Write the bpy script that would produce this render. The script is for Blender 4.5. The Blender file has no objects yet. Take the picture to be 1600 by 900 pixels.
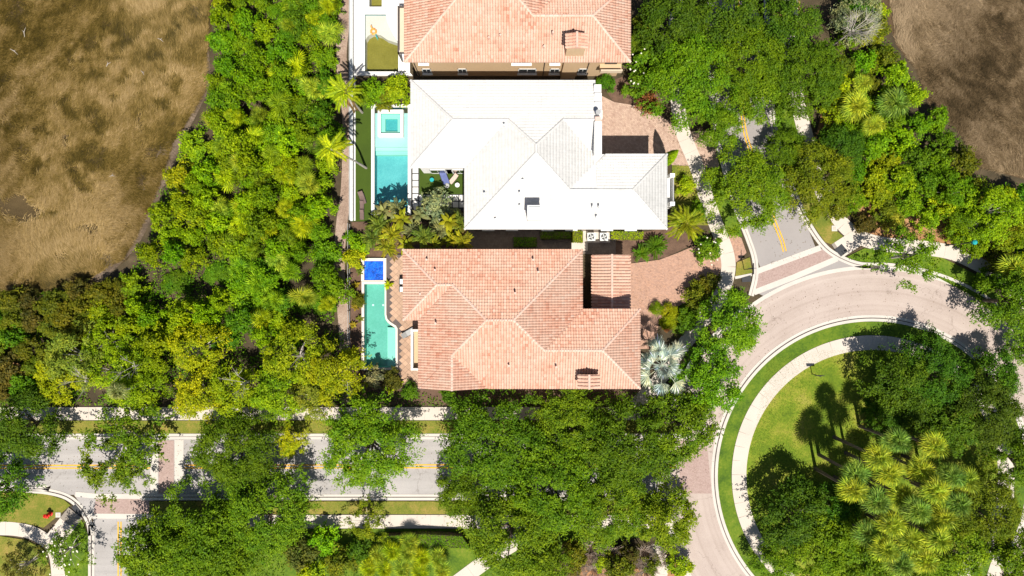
import bpy, bmesh, math, random
import numpy as np
from mathutils import Vector, Matrix

S = bpy.context.scene
COL = S.collection
PI = math.pi
random.seed(7)
# ------------------------------------------------------------------ camera, sky, sun, exposure
H_CAM = 76.0            # drone height in metres
PPM = 14.0              # photo pixels per metre on the ground
cam_d = bpy.data.cameras.new("camera"); cam = bpy.data.objects.new("camera", cam_d); COL.objects.link(cam)
cam.location = (0, 0, H_CAM); cam.rotation_euler = (0, 0, 0)
cam_d.sensor_width = 36; cam_d.lens = 36*H_CAM/(1600/PPM); cam_d.clip_end = 2000
S.camera = cam
SUNV = Vector((0.20, -1.0, 1.94)).normalized()
world = bpy.data.worlds.new("World"); S.world = world; world.use_nodes = True
wn = world.node_tree; bg = wn.nodes["Background"]
sky = wn.nodes.new("ShaderNodeTexSky"); sky.sky_type = 'NISHITA'; sky.sun_disc = False
sky.sun_elevation = math.asin(SUNV.z); sky.sun_rotation = math.atan2(SUNV.x, SUNV.y)
wn.links.new(sky.outputs[0], bg.inputs[0]); bg.inputs[1].default_value = 0.06
sd = bpy.data.lights.new("sun", 'SUN'); sd.energy = 5.0; sd.angle = math.radians(0.5); sd.color = (1, 0.955, 0.87)
sun = bpy.data.objects.new("sun", sd); COL.objects.link(sun)
sun.rotation_euler = SUNV.to_track_quat('Z', 'Y').to_euler(); sun.location = (20, -60, 90)
S.view_settings.view_transform = 'Standard'; S.view_settings.look = 'None'
S.view_settings.exposure = 0.5; S.view_settings.gamma = 1
S.cycles.max_bounces = 6; S.cycles.transparent_max_bounces = 8

# ------------------------------------------------------------------ helpers
def G(px, py, h=0.0):
    """a point of the place: photo position and height above the ground -> metres"""
    k = (1-h/H_CAM)/PPM
    return ((px-800)*k, (450-py)*k)
def srgb(r, g, b):
    f = lambda c: (c/255/12.92) if c/255 <= .04045 else ((c/255+.055)/1.055)**2.4
    return (f(r), f(g), f(b))
def link(o, parent=None):
    COL.objects.link(o)
    if parent is not None: o.parent = parent
    return o
def mobj(name, me, mat=None, parent=None, loc=None, rot=None):
    o = bpy.data.objects.new(name, me)
    if mat is not None and not me.materials: me.materials.append(mat)
    if loc: o.location = loc
    if rot: o.rotation_euler = rot
    return link(o, parent)
def pymesh(name, v, f):
    me = bpy.data.meshes.new(name); me.from_pydata([tuple(map(float, p)) for p in v], [], [tuple(map(int, q)) for q in f]); me.update(); return me
def npmesh(name, V, F):
    """V (n,3) array, F (m,k) array of equal sized faces"""
    V = np.asarray(V, np.float32); F = np.asarray(F, np.int32); m, k = F.shape
    me = bpy.data.meshes.new(name)
    me.vertices.add(len(V)); me.vertices.foreach_set("co", V.ravel())
    me.loops.add(m*k); me.loops.foreach_set("vertex_index", F.ravel())
    me.polygons.add(m); me.polygons.foreach_set("loop_start", np.arange(0, m*k, k, dtype=np.int32))
    me.update(calc_edges=True); return me
def tag(o, label=None, cat=None, group=None, kind=None):
    if label: o['label'] = label
    if cat: o['category'] = cat
    if group: o['group'] = group
    if kind: o['kind'] = kind
    return o
def empty(name, loc, label, cat, group=None):
    o = bpy.data.objects.new(name, None); o.empty_display_size = .3; link(o); o.location = loc
    return tag(o, label, cat, group)
def absolute(o):
    """children of o were modelled in place: take the offset of o out again"""
    for c in o.children: c.matrix_parent_inverse = Matrix.Translation(o.location).inverted()
def struct(o): o['kind'] = 'structure'; return o
def stuff(o): o['kind'] = 'stuff'; return o
class MB:
    """collects boxes, prisms and tubes into one mesh"""
    def __init__(s): s.v = []; s.f = []
    def prism(s, poly, z0, z1):
        n = len(poly); b = len(s.v)
        a = sum(poly[i][0]*poly[(i+1) % n][1]-poly[(i+1) % n][0]*poly[i][1] for i in range(n))
        if a < 0: poly = poly[::-1]
        s.v += [(x, y, z0) for x, y in poly]+[(x, y, z1) for x, y in poly]
        s.f.append(tuple(b+n+i for i in range(n)))
        s.f.append(tuple(b+i for i in reversed(range(n))))
        for i in range(n):
            j = (i+1) % n; s.f.append((b+i, b+j, b+n+j, b+n+i))
        return s
    def box(s, x0, x1, y0, y1, z0, z1):
        if x0 > x1: x0, x1 = x1, x0
        if y0 > y1: y0, y1 = y1, y0
        return s.prism([(x0, y0), (x1, y0), (x1, y1), (x0, y1)], z0, z1)
    def obox(s, c, half, rz=0, rx=0):
        m = Matrix.Translation(c) @ Matrix.Rotation(rz, 4, 'Z') @ Matrix.Rotation(rx, 4, 'X')
        b = len(s.v)
        for z in (-1, 1):
            for x, y in ((-1, -1), (1, -1), (1, 1), (-1, 1)):
                p = m @ Vector((x*half[0], y*half[1], z*half[2])); s.v.append(tuple(p))
        for q in ((4, 5, 6, 7), (3, 2, 1, 0), (0, 1, 5, 4), (1, 2, 6, 5), (2, 3, 7, 6), (3, 0, 4, 7)): s.f.append(tuple(b+i for i in q))
        return s
    def tube(s, pts, rad, n=7, cap=True):
        b0 = len(s.v); pts = [Vector(p) for p in pts]
        for i, p in enumerate(pts):
            d = (pts[min(i+1, len(pts)-1)]-pts[max(i-1, 0)]).normalized()
            a = d.orthogonal().normalized() if abs(d.z) < .95 else Vector((1, 0, 0)); a = (a-d*a.dot(d)).normalized(); b = d.cross(a)
            r = rad[i] if hasattr(rad, '__len__') else rad
            for k in range(n):
                t = 2*PI*k/n; s.v.append(tuple(p+(a*math.cos(t)+b*math.sin(t))*r))
        for i in range(len(pts)-1):
            for k in range(n):
                q = b0+i*n; s.f.append((q+k, q+(k+1) % n, q+n+(k+1) % n, q+n+k))
        if cap:
            s.f.append(tuple(b0+i for i in reversed(range(n)))); e = b0+(len(pts)-1)*n; s.f.append(tuple(e+i for i in range(n)))
        return s
    def mesh(s, name): return pymesh(name, s.v, s.f)
    def build(s, name, mat, parent=None, loc=None, rot=None): return mobj(name, s.mesh(name), mat, parent, loc, rot)

# ------------------------------------------------------------------ materials
def mat_new(name):
    m = bpy.data.materials.new(name); m.use_nodes = True; nt = m.node_tree; nt.nodes.clear()
    out = nt.nodes.new("ShaderNodeOutputMaterial"); return m, nt, out
def N(nt, t, **kw):
    n = nt.nodes.new(t)
    for k, v in kw.items(): setattr(n, k, v)
    return n
def ramp(nt, fac, stops):
    r = nt.nodes.new("ShaderNodeValToRGB"); e = r.color_ramp.elements
    while len(e) > 2: e.remove(e[-1])
    for i, (p, c) in enumerate(stops):
        if i > 1: e.new(p)
        e[i].position = p; e[i].color = (*c, 1)
    nt.links.new(fac, r.inputs[0]); return r.outputs[0]
def noise(nt, vec, scale, detail=6, rough=.6, dist=0):
    n = nt.nodes.new("ShaderNodeTexNoise"); n.inputs['Scale'].default_value = scale; n.inputs['Detail'].default_value = detail
    n.inputs['Roughness'].default_value = rough; n.inputs['Distortion'].default_value = dist
    if vec is not None: nt.links.new(vec, n.inputs['Vector'])
    return n.outputs['Fac']
def mixc(nt, f, a, b, mode='MIX'):
    m = nt.nodes.new("ShaderNodeMix"); m.data_type = 'RGBA'; m.blend_type = mode
    for sck, v in ((m.inputs[0], f), (m.inputs[6], a), (m.inputs[7], b)):
        if hasattr(v, 'node'): nt.links.new(v, sck)
        elif isinstance(v, (tuple, list)): sck.default_value = (*v, 1)
        else: sck.default_value = v
    return m.outputs[2]
def math_(nt, op, a, b=0):
    m = nt.nodes.new("ShaderNodeMath"); m.operation = op
    for i, v in enumerate((a, b)):
        if hasattr(v, 'node'): nt.links.new(v, m.inputs[i])
        else: m.inputs[i].default_value = v
    return m.outputs[0]
def wpos(nt): return nt.nodes.new("ShaderNodeNewGeometry").outputs['Position']
def finish(nt, out, col, rough=.85, bump=None, bstr=.3, bdist=.02, spec=.3):
    p = nt.nodes.new("ShaderNodeBsdfPrincipled")
    if hasattr(col, 'node'): nt.links.new(col, p.inputs['Base Color'])
    else: p.inputs['Base Color'].default_value = (*col, 1)
    p.inputs['Roughness'].default_value = rough; p.inputs['Specular IOR Level'].default_value = spec
    if bump is not None:
        b = nt.nodes.new("ShaderNodeBump"); b.inputs['Strength'].default_value = bstr; b.inputs['Distance'].default_value = bdist
        nt.links.new(bump, b.inputs['Height']); nt.links.new(b.outputs[0], p.inputs['Normal'])
    nt.links.new(p.outputs[0], out.inputs[0]); return p
def m_noise(name, stops, scale=1.0, fine=14, rough=.85, bstr=.4, bdist=.03, island=0.0, stretch=None, finemix=.5, spec=.3):
    m, nt, out = mat_new(name); w = wpos(nt)
    if stretch:
        mp = N(nt, "ShaderNodeMapping"); mp.inputs['Scale'].default_value = stretch[0]; mp.inputs['Rotation'].default_value = (0, 0, stretch[1])
        nt.links.new(w, mp.inputs[0]); w = mp.outputs[0]
    a = noise(nt, w, scale, 5); b = noise(nt, w, fine, 6, .7)
    f = mixc(nt, finemix, a, b)
    c = ramp(nt, f, stops)
    if island:
        g = N(nt, "ShaderNodeNewGeometry").outputs['Random Per Island']
        c = mixc(nt, 1.0, c, ramp(nt, g, [(0, (1-island,)*3), (1, (1, 1, 1))]), 'MULTIPLY')
    finish(nt, out, c, rough, b, bstr, bdist, spec); return m
M = {}
M['soil'] = m_noise('soil', [(.3, (.025, .019, .010)), (.5, (.055, .040, .020)), (.68, (.12, .085, .045))], .5, 9)
M['litter'] = m_noise('leaf_litter', [(.3, (.14, .06, .03)), (.5, (.32, .16, .07)), (.68, (.45, .28, .15))], .8, 7)
M['marsh'] = m_noise('marsh_mud', [(.36, (.022, .014, .003)), (.47, (.045, .028, .008)), (.6, (.085, .055, .02)), (.72, (.14, .09, .04))], .12, 5, stretch=((1.4, 3.2, 1), math.radians(38)), finemix=.55)
M['marsh_dark'] = m_noise('marsh_mud_dark', [(.34, (.025, .017, .008)), (.5, (.08, .048, .022)), (.68, (.15, .095, .045))], .15, 5, stretch=((3, 1.3, 1), .5), finemix=.6)
M['mud'] = m_noise('shore_mud', [(.36, (.035, .024, .012)), (.5, (.10, .07, .045)), (.62, (.19, .14, .10)), (.72, (.30, .25, .20))], .4, 6)
M['path'] = m_noise('dirt_path', [(.3, (.13, .085, .06)), (.5, (.30, .21, .16)), (.7, (.45, .36, .29))], .5, 8)
M['lawn'] = m_noise('lawn', [(.36, (.035, .08, .003)), (.48, (.075, .135, .004)), (.58, (.12, .175, .008)), (.68, (.21, .20, .03))], .5, 5, bdist=.06)
M['lawn_dry'] = m_noise('lawn_dry', [(.32, (.07, .11, .008)), (.48, (.14, .155, .015)), (.6, (.25, .19, .04)), (.72, (.36, .22, .09))], .5, 7, bdist=.05)
M['lawn_isle'] = m_noise('lawn_island', [(.36, (.07, .125, .004)), (.47, (.13, .19, .006)), (.56, (.22, .235, .02)), (.66, (.32, .27, .06))], .30, 5, bdist=.06, finemix=.4)
M['turf'] = m_noise('artificial_turf', [(.3, (.03, .055, .003)), (.7, (.05, .085, .004))], .4, 20, bdist=.02)
M['mulch'] = m_noise('mulch', [(.3, (.05, .028, .018)), (.7, (.17, .10, .065))], 1.2, 9)
M['asphalt'] = m_noise('asphalt', [(.3, (.33, .30, .285)), (.7, (.43, .395, .37))], .18, 22, bstr=.15, bdist=.01, stretch=((.5, 2.0, 1), 0))
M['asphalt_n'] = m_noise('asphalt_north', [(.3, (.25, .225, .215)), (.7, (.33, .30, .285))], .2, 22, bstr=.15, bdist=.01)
def m_road(name, stops, centre=None, crack=True, streak=None):
    m, nt, out = mat_new(name); w = wpos(nt)
    if centre:
        d = N(nt, "ShaderNodeVectorMath", operation='DISTANCE'); nt.links.new(w, d.inputs[0]); d.inputs[1].default_value = (*centre, 0)
        lane = noise(nt, None, 1.1, 3); ln = nt.nodes[-1]; ln.noise_dimensions = '1D'; nt.links.new(d.outputs['Value'], ln.inputs['W'])
    else:
        mp = N(nt, "ShaderNodeMapping"); mp.inputs['Scale'].default_value = (.05, 1.1, 1); nt.links.new(w, mp.inputs[0]); lane = noise(nt, mp.outputs[0], 1.0, 3)
    a = noise(nt, w, .25, 6, .6); b = noise(nt, w, 24, 5, .7)
    f = mixc(nt, .5, mixc(nt, .45, lane, a), b); c = ramp(nt, f, stops)
    v = N(nt, "ShaderNodeTexVoronoi", feature='DISTANCE_TO_EDGE'); v.inputs['Scale'].default_value = .22; wv = N(nt, "ShaderNodeVectorMath", operation='ADD'); nt.links.new(w, wv.inputs[0])
    nn = N(nt, "ShaderNodeTexNoise"); nn.inputs['Scale'].default_value = .9; nn.inputs['Detail'].default_value = 6; nt.links.new(w, nn.inputs['Vector']); sc = N(nt, "ShaderNodeVectorMath", operation='SCALE'); sc.inputs['Scale'].default_value = 2.2; nt.links.new(nn.outputs['Color'], sc.inputs[0]); nt.links.new(sc.outputs[0], wv.inputs[1]); nt.links.new(wv.outputs[0], v.inputs['Vector'])
    cr = ramp(nt, v.outputs['Distance'], [(0, (.62, .60, .58)), (.012, (1, 1, 1))]); c = mixc(nt, math_(nt, 'MULTIPLY', ramp(nt, noise(nt, w, .12, 2), [(.5, (0, 0, 0)), (.58, (1, 1, 1))]), .8), c, mixc(nt, 1.0, c, cr, 'MULTIPLY'))
    st = noise(nt, w, .7, 5, .7); c = mixc(nt, 1.0, c, ramp(nt, st, [(.28, (.72, .70, .69)), (.40, (1, 1, 1))]), 'MULTIPLY')
    finish(nt, out, c, .85, b, .15, .01); return m
M['ring'] = m_road('ring_road_surface', [(.38, (.30, .235, .20)), (.5, (.395, .32, .28)), (.62, (.45, .375, .33))], G(1362, 743))
M['asphalt'] = m_road('asphalt', [(.38, (.26, .24, .228)), (.5, (.34, .315, .30)), (.62, (.41, .38, .36))])
M['concrete'] = m_noise('concrete', [(.3, (.46, .40, .34)), (.7, (.58, .51, .44))], .35, 18, bstr=.15, bdist=.01)
M['kerb'] = m_noise('kerb_concrete', [(.3, (.44, .40, .36)), (.7, (.58, .53, .47))], .5, 18, bstr=.15, bdist=.01)
M['joint'] = m_noise('joint_dirt', [(.3, (.07, .055, .05)), (.7, (.14, .11, .10))], 1, 12)
M['bed'] = m_noise('sand_bed', [(.3, (.20, .17, .14)), (.7, (.30, .26, .22))], 1, 12)
M['yellow'] = m_noise('yellow_paint', [(.3, (.62, .30, .01)), (.7, (.78, .42, .02))], .8, 16, bstr=.05)
M['pad'] = m_noise('dark_tactile_pad', [(.3, (.03, .032, .035)), (.7, (.06, .06, .065))], 1, 14)
M['white'] = m_noise('white_stucco', [(.3, (.70, .68, .65)), (.7, (.80, .78, .75))], .4, 12, bstr=.1, bdist=.01)
M['white_tile'] = m_noise('white_roof_tile', [(.34, (.47, .46, .44)), (.46, (.52, .507, .487)), (.6, (.55, .535, .515)), (.7, (.57, .55, .525))], .5, 3, bstr=.1, bdist=.01, island=.07)
M['tan'] = m_noise('tan_stucco', [(.3, (.46, .32, .19)), (.7, (.54, .39, .24))], .4, 12, bstr=.1, bdist=.01)
M['cream'] = m_noise('cream_stucco', [(.3, (.52, .42, .30)), (.7, (.62, .51, .38))], .4, 12, bstr=.1, bdist=.01)
M['deckwhite'] = m_noise('white_deck', [(.3, (.66, .63, .60)), (.7, (.76, .73, .70))], .5, 12, bstr=.1, bdist=.01)
M['coping'] = m_noise('coping_stone', [(.3, (.62, .54, .46)), (.7, (.72, .65, .56))], .8, 14, bstr=.1, bdist=.01)
M['trunk'] = m_noise('bark', [(.3, (.07, .05, .038)), (.7, (.19, .15, .115))], 2, 12, bdist=.05)
M['palmtrunk'] = m_noise('pale_palm_bark', [(.3, (.24, .21, .18)), (.7, (.45, .41, .36))], 2, 12, bdist=.04)
M['deadwood'] = m_noise('bare_wood', [(.3, (.22, .16, .12)), (.7, (.46, .37, .30))], 2, 12)
M['greywood'] = m_noise('grey_twigs', [(.3, (.30, .26, .22)), (.7, (.55, .50, .44))], 2, 12)
M['dark'] = m_noise('dark_metal', [(.3, (.022, .022, .024)), (.7, (.04, .04, .042))], 2, 12, .5)
M['brownmetal'] = m_noise('bronze_metal', [(.3, (.06, .045, .04)), (.7, (.10, .08, .07))], 2, 12, .5)
M['grey'] = m_noise('grey_metal', [(.3, (.28, .28, .28)), (.7, (.38, .38, .37))], 2, 12, .5)
M['lightgrey'] = m_noise('light_grey_metal', [(.3, (.5, .51, .5)), (.7, (.62, .63, .62))], 2, 12, .45)
M['red'] = m_noise('red_paint', [(.3, (.60, .015, .01)), (.7, (.75, .03, .02))], 2, 12, .4)
M['wicker'] = m_noise('brown_wicker', [(.3, (.10, .065, .055)), (.7, (.19, .13, .115))], 3, 30)
M['blue'] = m_noise('blue_fabric', [(.3, (.07, .09, .22)), (.7, (.15, .18, .38))], 3, 20)
M['teal'] = m_noise('teal_fabric', [(.3, (.01, .25, .26)), (.7, (.02, .36, .36))], 3, 20)
M['pinkstone'] = m_noise('pale_pink_paint', [(.3, (.5, .36, .30)), (.7, (.6, .45, .38))], 3, 20)
M['cover'] = m_noise('blue_cover', [(.38, (.0, .03, .22)), (.5, (.0, .09, .55)), (.62, (.01, .17, .80))], 1.8, 5, .35, bstr=.6, bdist=.06)
M['orange'] = m_noise('orange_vinyl', [(.3, (.75, .25, .04)), (.7, (.85, .4, .1))], 3, 20, .4)
M['blossom'] = m_noise('white_petals', [(.3, (.66, .60, .45)), (.7, (.8, .77, .65))], 3, 20)
M['shelf'] = m_noise('pool_shelf_plaster', [(.3, (.40, .52, .49)), (.7, (.50, .62, .58))], .4, 10, bstr=.05)
M['aqua'] = m_noise('aqua_pool_plaster', [(.38, (.09, .33, .355)), (.62, (.16, .45, .46))], .5, 6, bstr=.1)
M['mint'] = m_noise('mint_pool_plaster', [(.38, (.13, .37, .28)), (.62, (.19, .46, .37))], .4, 6, bstr=.1)
M['mintstep'] = m_noise('pale_mint_step', [(.3, (.30, .58, .46)), (.7, (.38, .66, .54))], .4, 6, bstr=.1)
M['algae'] = m_noise('green_pool_plaster', [(.3, (.13, .12, .01)), (.7, (.27, .24, .045))], .5, 6, bstr=.1)
M['greyshelf'] = m_noise('grey_pool_shelf', [(.3, (.50, .49, .46)), (.7, (.70, .69, .66))], .25, 6, bstr=.1)
def m_tile(name, stops, moss):
    m, nt, out = mat_new(name); g = N(nt, "ShaderNodeNewGeometry"); w = g.outputs['Position']
    c = ramp(nt, g.outputs['Random Per Island'], stops)
    big = noise(nt, w, .35, 4)
    c = mixc(nt, ramp(nt, big, [(.38, (0, 0, 0)), (.62, (.65, .65, .65))]), c, moss)
    fn = noise(nt, w, 9, 5)
    c = mixc(nt, 1.0, c, ramp(nt, fn, [(.25, (.78, .78, .78)), (.6, (1, 1, 1))]), 'MULTIPLY')
    finish(nt, out, c, .85, fn, .2, .01); return m
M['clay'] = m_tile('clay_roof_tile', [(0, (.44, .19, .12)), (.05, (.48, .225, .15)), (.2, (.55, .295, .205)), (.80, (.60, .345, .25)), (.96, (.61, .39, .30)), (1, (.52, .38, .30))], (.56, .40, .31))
M['clay_pan_shade'] = m_tile('shaded_pan_tile', [(0, (.29, .14, .095)), (.5, (.36, .19, .13)), (1, (.40, .24, .175))], (.30, .20, .15))  # darker clay paints the shade of the troughs into the pan tiles
M['clay_cap'] = m_tile('clay_ridge_tile', [(0, (.55, .33, .25)), (1, (.66, .46, .37))], (.6, .46, .38))
def m_brick(name, c1, c2, mortar, sx=.20, sy=.10, rot=0, scale=1):
    m, nt, out = mat_new(name); w = wpos(nt)
    mp = N(nt, "ShaderNodeMapping"); mp.inputs['Rotation'].default_value = (0, 0, rot); nt.links.new(w, mp.inputs[0])
    b = N(nt, "ShaderNodeTexBrick"); nt.links.new(mp.outputs[0], b.inputs['Vector'])
    b.inputs['Scale'].default_value = 1; b.inputs['Brick Width'].default_value = sx; b.inputs['Row Height'].default_value = sy
    b.inputs['Mortar Size'].default_value = .006; b.inputs['Color1'].default_value = (*c1, 1); b.inputs['Color2'].default_value = (*c2, 1); b.inputs['Mortar'].default_value = (*mortar, 1)
    n = noise(nt, w, 1.3, 5); n2 = noise(nt, w, 6, 5)
    c = mixc(nt, 1.0, b.outputs['Color'], ramp(nt, n2, [(.3, (.72, .70, .68)), (.6, (1, 1, 1))]), 'MULTIPLY')
    c = mixc(nt, ramp(nt, n, [(.4, (0, 0, 0)), (.7, (.45, .45, .45))]), c, tuple((a+b_)/2*.9+.03 for a, b_ in zip(c1, c2)))
    finish(nt, out, c, .9, b.outputs['Fac'], -.3, .01); return m
M['drive_red'] = m_brick('pink_brick_paving', (.50, .29, .20), (.36, .22, .165), (.22, .15, .11), rot=.1)
M['drive_white'] = m_brick('tan_brick_paving', (.52, .37, .28), (.38, .25, .19), (.20, .14, .11), .24, .16, rot=.75)
M['cross'] = m_brick('pink_crossing_brick', (.40, .29, .255), (.36, .25, .22), (.26, .2, .18), .22, .11)
M['alley'] = m_brick('grey_brown_paving', (.20, .16, .13), (.15, .12, .10), (.06, .05, .04), .3, .3)
M['paver'] = m_noise('tan_deck_paver', [(.3, (.42, .26, .17)), (.7, (.55, .37, .26))], .5, 8, island=.28)
def m_leaf(name, trans=.28, sat=1):
    m, nt, out = mat_new(name); oi = N(nt, "ShaderNodeObjectInfo"); g = N(nt, "ShaderNodeNewGeometry")
    r = g.outputs['Random Per Island']
    c = mixc(nt, 1.0, oi.outputs['Color'], ramp(nt, r, [(0, (.50, .62, .6)), (.45, (.95, .98, .9)), (.8, (1.25, 1.18, 1)), (.93, (1.6, 1.5, 1.2)), (1, (1.9, 1.75, 3.0))]), 'MULTIPLY')
    n = noise(nt, g.outputs['Position'], .55, 3)
    c = mixc(nt, 1.0, c, ramp(nt, n, [(.35, (.72, .84, .9)), (.62, (1.22, 1.12, .9))]), 'MULTIPLY')
    hs = N(nt, "ShaderNodeHueSaturation"); nt.links.new(c, hs.inputs['Color'])
    nt.links.new(math_(nt, 'ADD', math_(nt, 'MULTIPLY', oi.outputs['Random'], .03), .485), hs.inputs['Hue'])
    nt.links.new(math_(nt, 'ADD', math_(nt, 'MULTIPLY', oi.outputs['Random'], .3), .85), hs.inputs['Value'])
    p = N(nt, "ShaderNodeBsdfPrincipled"); nt.links.new(hs.outputs[0], p.inputs['Base Color']); p.inputs['Roughness'].default_value = .6; p.inputs['Specular IOR Level'].default_value = .15
    t = N(nt, "ShaderNodeBsdfTranslucent"); nt.links.new(hs.outputs[0], t.inputs[0])
    mx = N(nt, "ShaderNodeMixShader"); mx.inputs[0].default_value = trans
    nt.links.new(p.outputs[0], mx.inputs[1]); nt.links.new(t.outputs[0], mx.inputs[2]); nt.links.new(mx.outputs[0], out.inputs[0]); return m
M['leaf'] = m_leaf('leaves')
M['frond'] = m_leaf('palm_fronds', .3)
def m_grass(name, stops, big=.16, mx=.55, tone=False):
    m, nt, out = mat_new(name); g = N(nt, "ShaderNodeNewGeometry")
    n = noise(nt, g.outputs['Position'], big, 6, .62); at = N(nt, 'ShaderNodeAttribute', attribute_name='tone'); n = at.outputs['Fac'] if tone else n
    c = ramp(nt, mixc(nt, mx, g.outputs['Random Per Island'], n), stops)
    finish(nt, out, c, .7); return m
M['reed'] = m_grass('dry_marsh_grass', [(.10, (.040, .028, .002)), (.30, (.085, .058, .004)), (.46, (.15, .098, .018)), (.62, (.25, .165, .046)), (.88, (.41, .285, .125))], .13, .60, True)
M['reed_brown'] = m_grass('brown_marsh_grass', [(.12, (.035, .024, .008)), (.34, (.09, .058, .024)), (.54, (.18, .12, .058)), (.85, (.36, .26, .15))], .16, .6, True)
M['turfblade'] = m_grass('grass_blades', [(.2, (.04, .09, .004)), (.5, (.09, .15, .008)), (.8, (.18, .21, .025))])
def m_water(name, tint, gl=.08):
    m, nt, out = mat_new(name)
    t = N(nt, "ShaderNodeBsdfTransparent"); t.inputs[0].default_value = (*tint, 1)
    g = N(nt, "ShaderNodeBsdfGlossy"); g.inputs['Roughness'].default_value = .04
    b = N(nt, "ShaderNodeBump"); b.inputs['Strength'].default_value = .6; b.inputs['Distance'].default_value = .08
    nt.links.new(noise(nt, wpos(nt), 2.2, 4), b.inputs['Height']); nt.links.new(b.outputs[0], g.inputs['Normal'])
    mx = N(nt, "ShaderNodeMixShader"); mx.inputs[0].default_value = gl
    nt.links.new(t.outputs[0], mx.inputs[1]); nt.links.new(g.outputs[0], mx.inputs[2]); nt.links.new(mx.outputs[0], out.inputs[0]); return m
M['water'] = m_water('pool_water', (.80, .97, .97), .05)
M['water_green'] = m_water('green_water', (.93, .94, .90), .04)
def m_glass():
    m, nt, out = mat_new('window_glass'); p = finish(nt, out, (.02, .025, .03), .06, spec=.8); return m
M['glass'] = m_glass()

# ------------------------------------------------------------------ smooth lines and strips (paths, kerbs, markings)
def smooth(pts, n=6, closed=False):
    P = [np.array(p, float) for p in pts]; out = []; m = len(P)
    for i in range(m if closed else m-1):
        p0 = P[(i-1) % m] if closed or i > 0 else 2*P[0]-P[1]
        p1 = P[i]; p2 = P[(i+1) % m]; p3 = P[(i+2) % m] if closed or i+2 < m else 2*P[-1]-P[-2]
        for k in range(n):
            t = k/n; out.append(.5*((2*p1)+(-p0+p2)*t+(2*p0-5*p1+4*p2-p3)*t*t+(-p0+3*p1-3*p2+p3)*t**3))
    if not closed: out.append(P[-1])
    return [tuple(p) for p in out]
def offset(line, d):
    L = [np.array(p) for p in line]; out = []
    for i in range(len(L)):
        t = L[min(i+1, len(L)-1)]-L[max(i-1, 0)]; t = t/np.linalg.norm(t); out.append(tuple(L[i]+np.array((t[1], -t[0]))*d))
    return out
def arc(cx, cy, r, a0, a1, n): return [(cx+r*math.cos(math.radians(a0+(a1-a0)*i/n)), cy+r*math.sin(math.radians(a0+(a1-a0)*i/n))) for i in range(n+1)]
def W(line, h=0.): return [G(x, y, h) for x, y in line]
def strip_mesh(name, A, B, z0, z1):
    n = len(A); v = [(x, y, z1) for x, y in A]+[(x, y, z1) for x, y in B]+[(x, y, z0) for x, y in A]+[(x, y, z0) for x, y in B]; f = []
    for i in range(n-1):
        f += [(i, i+1, n+i+1, n+i), (2*n+i, 2*n+i+1, i+1, i), (n+i, n+i+1, 3*n+i+1, 3*n+i)]
    f += [(0, n, 3*n, 2*n), (n-1, 2*n-1, 4*n-1, 3*n-1)]
    me = pymesh(name, v, f); bm = bmesh.new(); bm.from_mesh(me); bmesh.ops.recalc_face_normals(bm, faces=bm.faces); bm.to_mesh(me); bm.free(); return me
def strip(name, line, d0, d1, z0, z1, mat, parent=None):
    """a raised band between two offsets (metres) of a line given in photo pixels"""
    L = W(line); return mobj(name, strip_mesh(name, offset(L, d0), offset(L, d1), z0, z1), mat, parent)
def poly(name, pts, z0, z1, mat, parent=None, h=0):
    return MB().prism(W(pts, h), z0, z1).build(name, mat, parent)
def resample(L, step):
    L = [np.array(p) for p in L]; out = [L[0]]; acc = 0
    for a, b in zip(L[:-1], L[1:]):
        d = np.linalg.norm(b-a); t = step-acc
        while t <= d: out.append(a+(b-a)*t/d); t += step
        acc = (acc+d) % step if d > 0 else acc
    return [tuple(p) for p in out]
def slabs(name, line, width, length, ztop, mat=None):
    """a pavement of separate slabs over a thin joint bed"""
    L = W(line); base = mobj(name, strip_mesh(name, offset(L, -width/2), offset(L, width/2), -.05, ztop-.02), M['joint']); struct(base); base.data.materials.clear(); base.data.materials.append(M['bed'])
    R = resample(L, length/4)
    for i in range(0, len(R)-4, 4):
        seg = R[i:i+5]; seg = [np.array(s) for s in seg]
        a = seg[0]+(seg[1]-seg[0])*.022; b = seg[-1]+(seg[-2]-seg[-1])*.022; seg[0] = a; seg[-1] = b
        mobj('slab', strip_mesh('slab', offset(seg, -width/2), offset(seg, width/2), ztop-.03, ztop+random.uniform(-.004, .004)), mat or M['concrete'], base)
    return base
def in_poly(X, Y, P):
    P = np.asarray(P, float); ins = np.zeros(X.shape, bool); j = len(P)-1
    for i in range(len(P)):
        c = ((P[i, 1] > Y) != (P[j, 1] > Y)) & (X < (P[j, 0]-P[i, 0])*(Y-P[i, 1])/(P[j, 1]-P[i, 1]+1e-12)+P[i, 0]); ins ^= c; j = i
    return ins
# ------------------------------------------------------------------ the ground, one sheet left open where the pools are dug
POOLS = [(570, 619.5, 408, 574), (586, 638, 177, 331), (571, 623, 24, 113), (579, 599, -25, 16)]
def ground_sheet():
    xs = sorted({-900., 900., *[G(p, 0)[0] for q in POOLS for p in q[:2]]}); ys = sorted({-900., 900., *[G(0, p)[1] for q in POOLS for p in q[2:]]})
    v = []; f = []
    for i in range(len(xs)-1):
        for j in range(len(ys)-1):
            cx, cy = (xs[i]+xs[i+1])/2, (ys[j]+ys[j+1])/2
            if any(G(q[0], 0)[0] < cx < G(q[1], 0)[0] and G(0, q[3])[1] < cy < G(0, q[2])[1] for q in POOLS): continue
            b = len(v); v += [(xs[i], ys[j], 0), (xs[i+1], ys[j], 0), (xs[i+1], ys[j+1], 0), (xs[i], ys[j+1], 0)]; f.append((b, b+1, b+2, b+3))
    o = mobj('ground', pymesh('ground', v, f), M['soil']); return struct(o)
ground_sheet()
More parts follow.
